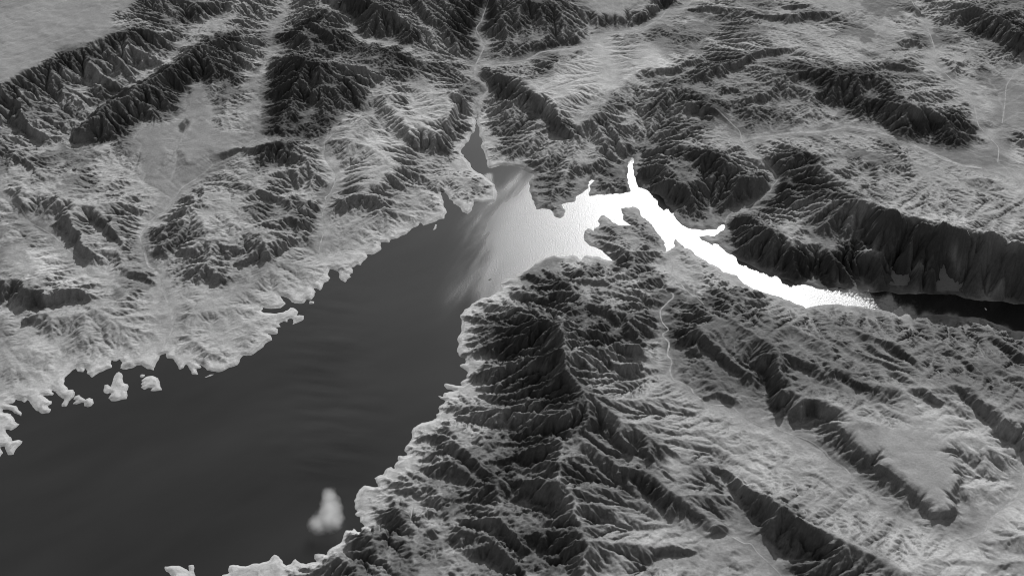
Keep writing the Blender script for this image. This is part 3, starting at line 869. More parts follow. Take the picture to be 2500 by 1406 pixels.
# ------------------------------------------------------------------ rock and ground colours, with shade painted on slope faces, light on cliff ribs
alb = np.full((NY, NX), 0.27, np.float32)
alb += 0.02 * fbm(1300, 4, 70, 0.6)
ALB = [  # value, blur cells, outline
 (0.235, 6, FLAT[0]),
 (0.225, 6, FLAT[1]),
 (0.195, 8, FLAT[2]),
 (0.12, 5, "A 0,612 100,575 220,490 300,460 430,345 660,325 900,205 1060,200 1150,270 1000,300 900,280 600,430 480,480 380,540 500,600 480,700 200,640 120,640 0,700"),  # scarp face, and the tilted ridge face next: shade painted into the dark tone
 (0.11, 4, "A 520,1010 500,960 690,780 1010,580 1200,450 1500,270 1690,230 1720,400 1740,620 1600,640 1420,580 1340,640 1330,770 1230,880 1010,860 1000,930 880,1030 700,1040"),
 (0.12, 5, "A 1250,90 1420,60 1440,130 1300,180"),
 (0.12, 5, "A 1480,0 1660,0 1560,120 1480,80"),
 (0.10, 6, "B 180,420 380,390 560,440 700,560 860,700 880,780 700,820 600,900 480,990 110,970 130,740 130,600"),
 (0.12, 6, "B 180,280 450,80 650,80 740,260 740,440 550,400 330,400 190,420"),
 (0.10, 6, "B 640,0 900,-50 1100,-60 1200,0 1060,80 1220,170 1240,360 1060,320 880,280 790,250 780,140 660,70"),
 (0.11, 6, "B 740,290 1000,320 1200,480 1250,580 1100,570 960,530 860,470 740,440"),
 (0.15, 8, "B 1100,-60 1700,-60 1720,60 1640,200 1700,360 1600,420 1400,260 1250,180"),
 (0.17, 8, "C -60,0 250,-60 470,-40 480,260 200,340 90,370 -30,450 -60,380 -20,200"),
 (0.11, 5, "B 20,1060 200,1010 370,1010 370,1110 300,1180 130,1210 0,1270"),
 (0.12, 4, "C 50,440 90,380 350,300 620,265 640,320 460,345 250,425"),
 (0.12, 4, "C -60,490 0,500 140,560 300,650 480,800 600,960 600,985 450,970 400,900 280,770 200,720 80,690 -20,600"),
 (0.11, 4, "C 950,200 1000,150 1200,10 1300,-40 1290,40 1150,150"),
 (0.37, 8, "C 400,560 560,430 780,300 850,270 1200,330 1330,470 1100,530 900,620 600,860 480,800 280,620 160,560"),
 (0.37, 8, "B 900,660 1130,650 1450,640 1560,700 1440,900 1390,980 1200,980 990,920 890,780"),
 (0.36, 8, "B 590,1000 800,800 950,960 1180,1080 1100,1200 900,1380 640,1300 570,1150"),
 (0.17, 12, "C 1350,450 1900,370 2050,350 D 400,430 700,500 1100,560 1330,780 1700,880 1800,1010 1350,1040 1050,920 780,820 700,760 0,780 C 1700,900 1400,760 1200,650"),
 (0.10, 6, "D 430,530 650,490 960,510 1100,590 1180,720 1310,780 1500,850 1720,890 1790,1020 1600,1060 1330,1040 1050,920 950,800 780,780 700,740"),
 (0.12, 8, "D 1500,90 1700,0 1900,-60 2300,-60 2300,450 2050,370 1900,330 1700,260"),
 (0.14, 10, "C 1040,1220 1130,1150 1420,1040 1700,1090 1800,1200 2000,1240 2000,1350 G 1850,130 1690,200 1600,298 1430,290 1300,190 1205,50 C 1100,1350"),
 (0.10, 5, "D 190,1110 460,1065 590,1130 620,1250 760,1350 740,1406 H 640,60 0,200 D 250,1380 290,1300 230,1200"),
 (0.085, 4, "H 0,200 130,230 330,380 550,500 640,470 760,440 880,300 950,90 1120,180 1400,250 1700,310 2050,410 2300,500 2300,870 2050,825 1700,800 1300,752 870,725 560,715 290,635 0,500"),  # cliff and channel ridge faces, their shade painted into the colour
 (0.10, 5, "G 1700,200 1880,190 1990,280 2050,300 2050,620 1900,575 1700,470 1600,390 1680,280"),
 (0.21, 12, "G 660,300 950,130 1150,260 1250,450 1000,480 870,520 700,410"),
 (0.17, 10, "C 290,1280 500,1230 900,1180 980,1200 980,1340 G 900,40 700,55 600,60 520,110 520,200 400,150 300,120"),
 (0.16, 8, "G 200,690 300,570 600,660 640,780 860,840 880,930 1000,1080 880,1180 560,1150 500,900 300,840"),
 (0.10, 5, "G 0,870 250,880 480,930 530,1120 550,1300 620,1400 K 700,150 640,250 500,200 300,170 160,220 0,180 G 0,1300 200,1230 0,1190 F 1850,1210 1700,1150 1620,1060 1600,900"),  # left face of the main crest: dark rock deepened by painted shade
 (0.12, 6, "K 0,280 300,300 600,300 640,400 450,440 470,560 420,660 490,800 600,960 700,1170 680,1406 300,1406 0,1406 0,900 120,880 0,700"),
 (0.13, 8, "J 1250,360 1430,370 1700,660 2050,600 2050,900 1900,900 1600,960 1330,1000 1500,1060 1700,1090 1990,1240 1990,1406 1600,1406 1480,1100 1300,950 1420,800 1700,760 1480,580 1280,470"),
 (0.20, 10, "J 560,1400 700,1240 1100,930 1350,1000 1480,1120 1560,1406 1500,1600 500,1600"),
 (0.135, 14, "G 1100,640 1600,780 2050,900 H 300,930 500,1040 800,1200 1000,1406 L 1000,100 620,160 430,260 200,200 K 1700,180 1540,180 1290,0 G 1280,1250 1270,1000 1200,880"),
 (0.12, 6, "G 1220,960 1430,820 1600,860 1560,920 1480,1000 1440,1150 1320,1300 1270,1300 1270,1110"),
 (0.145, 20, "H 300,900 700,840 1200,900 2050,1030 2300,1100 2300,1406 L 2300,400 1700,100 1000,100 H 800,1200"),
 (0.165, 14, "K 700,120 900,300 1200,560 1500,800 1600,1010 1500,1110 1200,990 900,900 650,1000 500,740 470,600 620,400"),
 (0.14, 10, "K 950,380 1200,370 1320,560 1330,620 1230,640 1040,560"),
 (0.15, 10, "K 1050,700 1150,690 1300,830 1480,980 1400,1020 1240,980 1080,830"),
 (0.28, 10, "K 850,20 960,60 1000,130 1200,170 1450,180 1700,230 1900,350 2050,420 L 400,450 650,560 760,640 860,780 800,850 500,820 300,700 150,560 K 1900,620 1500,420 1250,320 1000,230 880,100"),
 (0.16, 10, "K 1330,520 1560,560 1640,620 1870,770 2050,850 2050,1350 1820,1190 1680,1100 1560,1000 1430,830 1300,650"),
 (0.11, 10, "L 0,690 120,780 330,900 500,1010 700,1110 880,1190 1100,1310 1250,1420 400,1420 300,1290 150,1060 0,850"),
 (0.27, 6, "L 640,290 790,400 940,540 1240,770 1400,940 1530,930 1520,800 1600,700 1540,560 1450,400 1250,360 1000,330 850,290"),
 (0.17, 8, "L 440,270 640,320 770,400 930,560 1200,780 1400,1010 1530,1010 1620,920 1750,1000 1780,1080 1560,1160 1300,1050 1110,830 830,700 670,560 600,490 400,400"),
 (0.08, 3, "L 440,230 520,130 620,160 600,250"),
 (0.06, 1, "A 1265,905 1310,860 1330,838 1355,870 1345,920 1310,960 1275,945"),  # small dark patch in the basin
 (0.12, 2, "E 780,690 820,690 860,780 875,870 905,910 850,900 830,790"),  # curved dark streak
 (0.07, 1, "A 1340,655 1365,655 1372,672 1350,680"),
 (0.42, 6, "E 0,410 300,430 440,490 560,680 330,750 150,650 0,640"),
 (0.24, 2, "H 1225,400 1260,410 1320,540 1430,660 1495,755 1440,745 1330,600 1260,500"),  # from here on, lit spurs of the cliff painted as pale streaks
 (0.22, 2, "H 1520,390 1560,420 1640,570 1600,600 1560,520"),
 (0.20, 5, "H 1650,430 1900,380 1925,450 1760,475 1680,480"),
 (0.20, 5, "H 1620,530 1830,570 1760,610 1640,590"),
 (0.24, 4, "H 1700,760 1760,690 1900,720 1930,800 1820,805"),
 (0.24, 4, "H 870,430 960,420 1060,500 1125,575 960,500 880,490"),
 (0.26, 2, "H 1240,680 1290,690 1310,750 1280,752"),
 (0.24, 2, "H 660,590 690,610 745,700 720,700"),
 (0.22, 3, "H 860,725 900,670 975,700 980,738"),
 (0.22, 3, "H 1600,700 1640,690 1700,790 1660,775"),
 (0.26, 3, "H 420,680 480,640 560,670 600,712 500,692"),
]
edge = 0.3 * fbm(200, 4, 71, 0.65)
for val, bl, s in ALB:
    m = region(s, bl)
    val = val * 1.22 if 0.09 < val < 0.13 else val  # dark tones lifted, a haze veil painted into the colour
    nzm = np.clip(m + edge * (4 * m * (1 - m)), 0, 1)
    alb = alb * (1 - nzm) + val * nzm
rugged = 0.7 + 0.3 * np.clip((0.29 - box(alb, 6, 1)) / 0.15, 0, 1)     # dark lavas are cragged, pale beds weather soft

# ------------------------------------------------------------------ gullies that run down the slopes and branch, octave by octave
def gullies(h, wave, seed, f):
    """stripes that follow the fall line, worked on every f-th cell"""
    hs = box(h, max(1, wave / CELL / 5), 2)[::f, ::f]
    c = CELL * f
    ny, nx = hs.shape
    dyv, dxv = np.gradient(hs, c)
    g = np.hypot(dxv, dyv) + 1e-5
    sx, sy = (-dyv / g).astype(np.float32), (dxv / g).astype(np.float32)
    S = np.float32(wave * 1.9)
    xx = (np.arange(nx) * c).astype(np.float32)
    yy = (np.arange(ny) * c).astype(np.float32)
    ci, cj = (xx / S).astype(int), (yy / S).astype(int)
    r = np.random.default_rng(seed)
    JX = r.uniform(0, 1, (cj[-1] + 4, ci[-1] + 4)).astype(np.float32)
    JY = r.uniform(0, 1, JX.shape).astype(np.float32)
    PH = r.uniform(-0.6, 0.6, JX.shape).astype(np.float32)
    C = np.zeros((ny, nx), np.float32)
    Sn = np.zeros((ny, nx), np.float32)
    k = np.float32(2 * math.pi / wave)
    i16 = np.float32(1 / (1.6 * S * S))
    for dj in (-1, 0, 1):
        for di in (-1, 0, 1):
            a = np.ix_(cj + dj + 1, ci + di + 1)
            vx = xx[None, :] - ((ci + di)[None, :].astype(np.float32) + JX[a]) * S
            vy = yy[:, None] - ((cj + dj)[:, None].astype(np.float32) + JY[a]) * S
            w = np.maximum(1 - (vx * vx + vy * vy) * i16, 0)
            w = w * w * w
            ph = k * (vx * sx + vy * sy) + PH[a]
            C += w * np.cos(ph)
            Sn += w * np.sin(ph)
    v = C / (np.sqrt(C * C + Sn * Sn) + 1e-3)
    v = 0.45 * v + 0.55 * (1.27 - 2 * np.sqrt(np.clip((1 - v) * 0.5, 0, 1)))   # sharp crests, rounder hollows
    v = v * np.clip((g - 0.02) / 0.36, 0, 1) ** 0.7 * (1 + 0.7 * np.clip((g - 0.5) / 0.4, 0, 1))
    if f > 1:
        v = box(np.repeat(np.repeat(v, f, 0), f, 1)[:NY, :NX], f // 2, 2)
    return v.astype(np.float32)

def shift(a, dj, di):
    p = np.pad(a, 1, mode='edge')
    return p[1 + dj:1 + dj + a.shape[0], 1 + di:1 + di + a.shape[1]]

def runoff(h0, hard, steps, cell, every=5):
    """rain runs down the steepest way, gathers and cuts valleys"""
    hh = h0.astype(np.float32).copy()
    ny, nx = hh.shape
    N = ny * nx
    own = np.arange(N).reshape(ny, nx)
    A = np.ones(N)
    nb = [(dj, di) for dj in (-1, 0, 1) for di in (-1, 0, 1) if dj or di]
    for it in range(steps):
        if it % every == 0:
            best = np.zeros((ny, nx), np.float32)
            rec = own.copy()
            low = np.full((ny, nx), 1e9, np.float32)
            for dj, di in nb:
                nh = shift(hh, dj, di)
                d = (hh - nh) / (cell * math.hypot(dj, di))
                better = d > best
                best = np.where(better, d, best)
                rec = np.where(better, shift(own, dj, di), rec)
                np.minimum(low, nh, out=low)
            pit = (best <= 0)
            hh = np.where(pit, np.maximum(hh, low + 0.02), hh)
            recf = rec.ravel()
            pf = pit.ravel()
        A = 1.0 + np.bincount(recf, weights=np.where(pf, 0, A), minlength=N)
        hr = hh.ravel()[recf].reshape(ny, nx)
        drop = np.maximum(hh - hr, 0)
        e = hard * np.minimum(A.reshape(ny, nx), 900).astype(np.float32) ** 0.45 * np.minimum(drop / cell, 0.75)
        hh = hh - np.minimum(e, 0.35 * drop)
        if it % 10 == 9:                       # loose slopes cannot stand too steep
            q = 0.25 * (shift(hh, 1, 0) + shift(hh, -1, 0) + shift(hh, 0, 1) + shift(hh, 0, -1))
            hh = hh + 0.05 * (q - hh)
    return hh, A.reshape(ny, nx)

h = base.copy()
shorefade = np.clip(dist / 60.0, 0, 1) * inland
calm = (1 - 0.95 * flat) * (1 - 0.92 * lane) * soft
for wave, k, seed, f, e in ((620, 0.055, 21, 4, 0.2), (330, 0.07, 22, 3, 0.3), (170, 0.075, 23, 2, 0.5)):
    v = gullies(h, wave, seed, f)
    h = h + wave * k * v * shorefade * calm * rugged ** e
h = h + fbm(420, 5, 40, 0.5) * 5.0 * np.clip(dist / 150, 0.12, 1) * inland * calm * (0.4 + 0.6 * rugged)
knob = region("K 850,20 960,60 1000,130 1200,170 1450,180 1700,230 1900,350 2050,420 L 400,450 650,560 760,640 860,780 800,850 500,820 300,700 150,560 K 1900,620 1500,420 1250,320 1000,230 880,100", 10)
h = h + knob * (1 - lane) * (11 * (1 - 2 * np.abs(fbm(260, 3, 55, 0.5))) + 12 * fbm(380, 2, 56))
wall = region("H 870,60 950,90 1120,180 1400,250 1700,310 2050,410 2300,500 2300,880 2050,835 1700,810 1300,765 900,740 800,560 850,300", 6)
for wave, k, seed, f in ((420, 0.10, 31, 3), (170, 0.05, 32, 2)):
    h = h + wave * k * gullies(h, wave, seed, f) * wall * shorefade
hc = box(h, 1, 1)[::2, ::2]
er, flow = runoff(hc, (0.15 * (0.25 + 0.75 * rugged) * (1 - 0.9 * flat) * (1 - 0.9 * lane) * (0.6 + 0.4 * soft))[::2, ::2] * (~lake[::2, ::2]), 160, 2 * CELL)
dl = er - hc
h = h + box(np.repeat(np.repeat(dl, 2, 0), 2, 1)[:NY, :NX], 1, 1)
h = h + (fbm(60, 2, 45, 0.6) * 0.9 * inland * calm).astype(np.float32)
er2, flow2 = runoff(h, 0.17 * (0.3 + 0.7 * rugged) * (1 - 0.9 * flat) * (1 - 0.9 * lane) * (0.4 + 0.6 * soft) * inland, 48, CELL, 8)
h = er2
v = gullies(h, 80, 24, 1)
h = h + 80 * 0.105 * v * np.clip(dist / 40, 0, 1) * inland * calm * rugged ** 0.7
v = gullies(h, 45, 25, 1)
h = h + 45 * 0.09 * v * np.clip(dist / 30, 0, 1) * inland * calm * rugged ** 0.7
h = h + (1 - 2 * np.abs(fbm(130, 3, 60, 0.5))) * 1.2 * np.clip(dist / 60, 0.1, 1) * calm * (0.3 + 0.7 * rugged)

# harder and softer beds stand out as ledges along the slopes
gq, gp = np.gradient(box(h, 2, 1), CELL)
stp = np.clip((np.hypot(gp, gq) - 0.08) / 0.2, 0, 1) * (1 - flat) * (1 - lane) * np.clip(0.5 + fbm(1600, 3, 95, 0.6), 0, 1) * np.clip((soft - 0.35) / 0.5, 0.2, 1) * np.clip(dist / 40, 0.3, 1) * inland
zz = h + 16 * lattice(1400, 96) + 0.02 * (XX_ := np.broadcast_to(gx[None, :], h.shape)) + 2 * fbm(300, 2, 97)
h = h + stp * (2.2 * np.sin(zz * (2 * math.pi / 31)) + 0.9 * np.sin(zz * (2 * math.pi / 13) + 1))
h = h.astype(np.float32)

# the shore: land rises from z = 0, the bed falls away under the water
up = np.minimum(dist * 0.2, 9 + 3 * lattice(160, 58)) * (1 + 0.35 * lattice(70, 59))
h = np.where(lake, -np.minimum(dist * 0.35, 30), np.maximum(h, 0.6 * up) + up).astype(np.float32)

pat = fbm(520, 6, 72, 0.62)
pat = np.clip((pat - 0.12) * 3.2, 0, 1) * (1 - 0.85 * flat) * np.clip((soft - 0.45) / 0.4, 0.3, 1)
alb *= 1 - 0.42 * pat                                             # outcrops of darker rock
lum = fbm(900, 6, 78, 0.6)
alb *= 1 + 0.22 * np.clip((lum - 0.25) * 3, 0, 1) * (1 - 0.7 * flat)
# pale ring of bared lake bed round the shore, steep rock darker than gravel, thin beds
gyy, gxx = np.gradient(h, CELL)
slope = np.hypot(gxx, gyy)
west = np.clip(1 - (gx[None, :] + 900) / 1500, 0.25, 1)
ring = np.clip(1.15 - h / (70 + 25 * lattice(600, 77)), 0, 1) * np.clip(1.2 - dist / 380, 0, 1)
ring = ring * np.clip(1 - (gx[None, :] + 150) / 350, 0.08, 1)
alb = alb * (1 - 0.85 * ring) + 0.45 * 0.85 * ring
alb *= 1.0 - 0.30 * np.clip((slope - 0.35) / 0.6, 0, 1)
bed = np.sin(h * 0.33 + 2.2 * lattice(500, 81)) * np.sin(h * 0.11 + 1.5 * lattice(900, 82))
alb *= 1 - 0.10 * np.clip(bed * 2, -1, 1) * np.clip(slope * 4, 0, 1)
alb *= 1 + 0.07 * fbm(90, 3, 83, 0.7) * (1 - 0.75 * flat)
wash = np.repeat(np.repeat(np.clip((np.log(flow) - 3.2) / 2.5, 0, 1), 2, 0), 2, 1)[:NY, :NX].astype(np.float32)
wash = box(wash, 1, 1) * np.clip(1.3 - slope * 2.2, 0, 1) * inland
alb = alb * (1 - 0.55 * wash) + 0.33 * 0.55 * wash                  # pale sand in the stream beds
alb *= 1 - 0.14 * ring * np.clip(1.6 * np.sin(h * 0.85 + 1.2 * lattice(400, 87)), -0.3, 1)   # old shorelines, bed by bed
alb = np.clip(alb, 0.05, 0.5).astype(np.float32)

# ------------------------------------------------------------------ materials
def mat(name):
    m = bpy.data.materials.new(name)
    m.use_nodes = True
    nt = m.node_tree
    b = nt.nodes["Principled BSDF"]
    return m, nt, b

def terrain_material():
    m, nt, b = mat("desert_rock")
    b.inputs["Roughness"].default_value = 1.0
    b.inputs["Specular IOR Level"].default_value = 0.0
    at = nt.nodes.new("ShaderNodeAttribute"); at.attribute_name = "rock_colour"
    co = nt.nodes.new("ShaderNodeTexCoord")
    n1 = nt.nodes.new("ShaderNodeTexNoise"); n1.inputs["Scale"].default_value = 0.045; n1.inputs["Detail"].default_value = 4
    n1.inputs["Roughness"].default_value = 0.7
    mp = nt.nodes.new("ShaderNodeMapRange"); mp.inputs[1].default_value = 0.25; mp.inputs[2].default_value = 0.75
    mp.inputs[3].default_value = 0.84; mp.inputs[4].default_value = 1.16
    mu = nt.nodes.new("ShaderNodeMath"); mu.operation = 'MULTIPLY'
    bp = nt.nodes.new("ShaderNodeBump"); bp.inputs["Strength"].default_value = 0.6; bp.inputs["Distance"].default_value = 8.0
    n2 = nt.nodes.new("ShaderNodeTexNoise"); n2.inputs["Scale"].default_value = 0.035; n2.inputs["Detail"].default_value = 5; n2.inputs["Roughness"].default_value = 0.62
    L = nt.links.new
    L(co.outputs["Object"], n1.inputs["Vector"]); L(co.outputs["Object"], n2.inputs["Vector"])
    L(n1.outputs["Fac"], mp.inputs[0]); L(mp.outputs[0], mu.inputs[0]); L(at.outputs["Fac"], mu.inputs[1])
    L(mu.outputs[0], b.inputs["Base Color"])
    L(n2.outputs["Fac"], bp.inputs["Height"]); L(bp.outputs[0], b.inputs["Normal"])
    return m
ROCK = terrain_material()

# ------------------------------------------------------------------ far country beyond the picture, down to the horizon
def far_country():
    cs = 500.0
    xs, ys = np.arange(-60000, 60001, cs), np.arange(-40000, 90001, cs)
    X, Y = np.meshgrid(xs, ys)
    i = np.clip(((X - X0) / CELL).astype(int), 0, NX - 1); j = np.clip(((Y - Y0) / CELL).astype(int), 0, NY - 1)
    off = np.hypot(X - gx[i], Y - gy[j])
    hb = box(h, 30, 1)
    r = np.random.default_rng(77)
    bumps = r.uniform(0, 1, X.shape)
    Z = hb[j, i] - 150 + np.clip(off / 4000, 0, 1) * (140 + 380 * (bumps - 0.4)) * (hb[j, i] > 5)
    V = np.stack([X.ravel(), Y.ravel(), Z.ravel()], 1)
    n = len(xs)
    a = (np.arange(len(ys) - 1)[:, None] * n + np.arange(n - 1)[None, :]).ravel()
    me = bpy.data.meshes.new("far_terrain")
    me.from_pydata(V.tolist(), [], np.stack([a, a + 1, a + n + 1, a + n], 1).tolist())
    t = me.attributes.new("rock_colour", 'FLOAT', 'POINT')
    t.data.foreach_set("value", np.full(len(V), 0.22, np.float32))
    me.materials.append(ROCK)
    me.polygons.foreach_set("use_smooth", np.ones(len(me.polygons), bool))
    o = bpy.data.objects.new("far_terrain", me)
    sc.collection.objects.link(o)
    o["label"] = "low desert country far beyond the edges of the view"; o["category"] = "terrain"; o["kind"] = "structure"
far_country()

# ------------------------------------------------------------------ the land as meshes
vnx, vny = -gxx, -gyy
nl = np.sqrt(vnx ** 2 + vny ** 2 + 1)
XX, YY = np.meshgrid(gx, gy)

def screen(x, y, z):
    zc = y * cp + (H - z) * sp_
    return x / zc, (y * sp_ - (H - z) * cp) / zc
su, sv = screen(XX, YY, h)
tu = math.tan(HFOV / 2)
seen = (np.abs(su) < tu * 1.02) & (np.abs(sv) < tu * 0.5624 * 1.03)
keep_v = seen & (h > -8.0)
face_ok = keep_v[:-1, :-1] | keep_v[1:, :-1] | keep_v[:-1, 1:] | keep_v[1:, 1:]
face_ok &= ((h[:-1, :-1] > -9) | (h[1:, 1:] > -9))

def land(name, label, fmask, cat="terrain", kind="structure"):
    jf, if_ = np.nonzero(fmask)
    if len(jf) == 0:
        return None
    a = jf * NX + if_
    quads = np.stack([a, a + 1, a + NX + 1, a + NX], 1)
    ids, inv = np.unique(quads, return_inverse=True)
    inv = inv.reshape(-1)
    nv, nf = len(ids), len(jf)
    me = bpy.data.meshes.new(name)
    me.vertices.add(nv); me.loops.add(nf * 4); me.polygons.add(nf)
    co = np.stack([XX.ravel()[ids], YY.ravel()[ids], h.ravel()[ids]], 1).astype(np.float32)
    me.vertices.foreach_set("co", co.ravel())
    me.loops.foreach_set("vertex_index", inv.astype(np.int32))
    me.polygons.foreach_set("loop_start", np.arange(0, nf * 4, 4, dtype=np.int32))
    me.update(calc_edges=True)
    me.polygons.foreach_set("use_smooth", np.ones(nf, bool))
    at = me.attributes.new("rock_colour", 'FLOAT', 'POINT')
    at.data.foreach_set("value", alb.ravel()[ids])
    me.materials.append(ROCK)
    o = bpy.data.objects.new(name, me)
    sc.collection.objects.link(o)
    o["label"] = label; o["category"] = cat; o["kind"] = kind
    return o

def outskirts():
    """the same ground just outside the frame, in coarser cells"""
    q = 4
    hh = h[::q, ::q]
    X, Y = np.meshgrid(gx[::q], gy[::q])
    ny, nx = hh.shape
    inside = np.zeros((ny - 1, nx - 1), bool)
    fo = face_ok | (h[:-1, :-1] < -8)
    fo = fo[:(ny - 1) * q, :(nx - 1) * q]
    inside = fo.reshape(ny - 1, q, nx - 1, q).all((1, 3))
    j, i = np.nonzero(~inside)
    a = j * nx + i
    me = bpy.data.meshes.new("outer_terrain")
    V = np.stack([X.ravel(), Y.ravel(), hh.ravel() - 4], 1)
    ids, inv = np.unique(np.stack([a, a + 1, a + nx + 1, a + nx], 1), return_inverse=True)
    me.from_pydata(V[ids].tolist(), [], inv.reshape(-1, 4).tolist())
    t = me.attributes.new("rock_colour", 'FLOAT', 'POINT')
    t.data.foreach_set("value", alb[::q, ::q].ravel()[ids])
    me.polygons.foreach_set("use_smooth", np.ones(len(me.polygons), bool))
    me.materials.append(ROCK)
    o = bpy.data.objects.new("outer_terrain", me)
    sc.collection.objects.link(o)
    o["label"] = "desert hills continuing just outside the edges of the view"; o["category"] = "terrain"; o["kind"] = "structure"
outskirts()

todo = face_ok.copy()
for lab, p in isl:
    m = box(poly_mask(p).astype(np.float32), 4, 1) > 0
    mf = m[:-1, :-1] & todo
    land("island", lab, mf, "island")
    todo &= ~mf
FORMS = [
 ("plain", "plain", "smooth pale desert plain in the upper left corner", FLAT[0]),
 ("mesa", "mesa", "flat-topped pale mesa with a dark cliff edge at lower right", "L 640,270 790,390 830,470 940,540 1050,690 1240,780 1300,880 1390,1000 1530,1000 1580,890 1550,800 1620,690 1540,560 1450,390 1250,350 1000,325 850,280"),
 ("gravel_basin", "basin", "smooth grey gravel basin between the upper left mountains", FLAT[1]),
 ("canyon_cliff", "cliff", "tall black cliff wall above the right end of the bright channel", "H 870,60 950,90 1120,180 1400,250 1700,310 2050,410 2300,500 2300,880 2050,835 1700,810 1300,765 900,740 800,560 850,300"),
 ("ridge", "ridge", "dark ridge sloping to the bright channel left of the black cliff wall", "H 0,200 130,230 330,380 550,500 640,600 700,700 640,725 560,722 290,640 0,500 G 1700,470 1590,380 1690,250"),
 ("peninsula", "peninsula", "rocky grey peninsula reaching up into the bright bay", "G 650,290 780,180 860,230 940,265 920,140 1010,120 1070,150 1160,260 1260,440 1180,480 1000,480 880,530 820,490 690,420 650,350"),
 ("headland", "headland", "small dark rocky headland on the far side of the bay", "C 300,1255 G 310,-50 450,-70 620,0 610,60 530,110 530,200 490,225 440,210 400,155 310,160 270,60 C 255,1300"),
 ("mountain", "mountain", "dark furrowed mountain right of the long pale valley at upper left", "B 110,970 130,600 190,420 380,385 560,430 740,450 900,500 980,560 890,670 870,790 700,830 600,910 480,995"),
 ("mountain", "mountain", "long dark tilted ridge above the smooth grey basin", "A 510,1010 500,950 690,770 1010,570 1200,440 1500,260 1690,220 1740,420 1740,630 1600,650 1420,590 1345,645 1335,775 1230,885 1020,865 1000,935 880,1035 700,1045"),
 ("mountain", "mountain", "dark mountain at the top edge left of the pale central wash", "B 640,-60 1750,-60 1720,60 1660,180 1600,330 1640,400 1450,310 1250,370 1060,330 880,290 790,250 770,130 660,70"),
 ("mountain", "mountain", "steep dark ridge flank rising from the lake's near right shore", "F 1590,890 G 250,870 480,920 545,1180 555,1300 620,1400 K 710,150 650,260 620,400 480,560 465,640 500,800 610,960 710,1170 680,1450 0,1450 J 1990,1300 2050,1000 2050,500 2050,300 1800,330 1640,260 F 1900,1406 1850,1215 1690,1150"),
 ("mountain", "mountain", "dark jagged range across the upper right valley", "D 420,530 650,485 960,505 1110,585 1190,715 1320,775 1510,845 1730,885 1800,1020 1600,1065 1330,1045 1050,925 950,810 780,790 700,745"),
 ("mountain", "mountain", "dark mountain in the upper right corner", "D 1500,90 1700,0 1900,-100 2300,-100 2300,450 2050,375 1900,335 1700,265"),
 ("mountain", "mountain", "dark rugged hill right of the narrow bright inlet", "C 1040,1220 1130,1150 1420,1040 1700,1090 1800,1200 2000,1240 2000,1350 G 1850,130 1690,190 1600,290 1430,285 1300,180 1215,40 C 1100,1345"),
 ("hill", "hill", "broad dark hill slope at the bottom edge left of the mesa", "L 0,690 120,780 330,900 500,1010 700,1110 880,1190 1100,1310 1250,1450 400,1450 300,1290 150,1060 0,850"),
 ("badlands", "badlands", "bright patchy badlands in the lower right middle", "K 850,20 960,60 1000,130 1200,170 1450,180 1700,230 1900,350 2050,420 L 400,450 650,560 760,640 860,780 800,850 500,820 300,700 150,560 K 1900,620 1500,420 1250,320 1000,230 880,100"),
]
for nm, cat, lab, s in FORMS:
    P, _ = parse(s)
    mf = poly_mask(rough_line(ground_hit(P, h)[:, :2], 0.06, r1, True, 2))[:-1, :-1] & todo
    land(nm, lab, mf, cat)
    todo &= ~mf
land("terrain", "grey desert hills and ridges round the lake", todo)

# ------------------------------------------------------------------ water
def paths():
    m, nt, b = mat("wash_gravel")
    b.inputs["Roughness"].default_value = 1
    b.inputs["Specular IOR Level"].default_value = 0
    n = nt.nodes.new("ShaderNodeTexNoise"); n.inputs["Scale"].default_value = 0.02; n.inputs["Detail"].default_value = 4
    co = nt.nodes.new("ShaderNodeTexCoord")
    r = nt.nodes.new("ShaderNodeValToRGB")
    r.color_ramp.elements[0].position, r.color_ramp.elements[1].position = 0.3, 0.7
    r.color_ramp.elements[0].color = (0.24, 0.24, 0.24, 1); r.color_ramp.elements[1].color = (0.38, 0.38, 0.38, 1)
    nt.links.new(co.outputs["Object"], n.inputs["Vector"]); nt.links.new(n.outputs["Fac"], r.inputs[0]); nt.links.new(r.outputs[0], b.inputs["Base Color"])
    rr = np.random.default_rng(5)
    for (kind, wdt, lab, s), G_ in zip(PATHS, PATHW):
        d = np.gradient(G_, axis=0)
        d /= np.hypot(d[:, 0], d[:, 1])[:, None] + 1e-6
        nrm = np.stack([-d[:, 1], d[:, 0]], 1)
        n_ = len(G_)
        wv = wdt * (0.55 + 0.5 * np.abs(np.convolve(rr.normal(0, 1, n_ + 12), np.ones(13) / 13, 'valid')) * 1.4)
        cols = []
        for k in (-0.5, -0.17, 0.17, 0.5):
            q = G_ + nrm * (wv * k)[:, None]
            fi = np.clip((q[:, 0] - X0) / CELL, 0, NX - 1.001); fj = np.clip((q[:, 1] - Y0) / CELL, 0, NY - 1.001)
            i, j = fi.astype(int), fj.astype(int)
            u, v = fi - i, fj - j
            z = (h[j, i] * (1 - u) + h[j, i + 1] * u) * (1 - v) + (h[j + 1, i] * (1 - u) + h[j + 1, i + 1] * u) * v
            cols.append(np.stack([q[:, 0], q[:, 1], np.maximum(z, 0.3) + 1.3], 1))
        V = np.concatenate(cols)
        F = [(c * n_ + i, (c + 1) * n_ + i, (c + 1) * n_ + i + 1, c * n_ + i + 1) for c in range(3) for i in range(n_ - 1)]
        me = bpy.data.meshes.new(kind)
        me.from_pydata(V.tolist(), [], [f[::-1] for f in F])
        me.materials.append(m)
        o = bpy.data.objects.new(kind, me)
        sc.collection.objects.link(o)
        o["label"] = lab; o["category"] = "road" if kind == "road" else "wash"; o["kind"] = "structure"
paths()

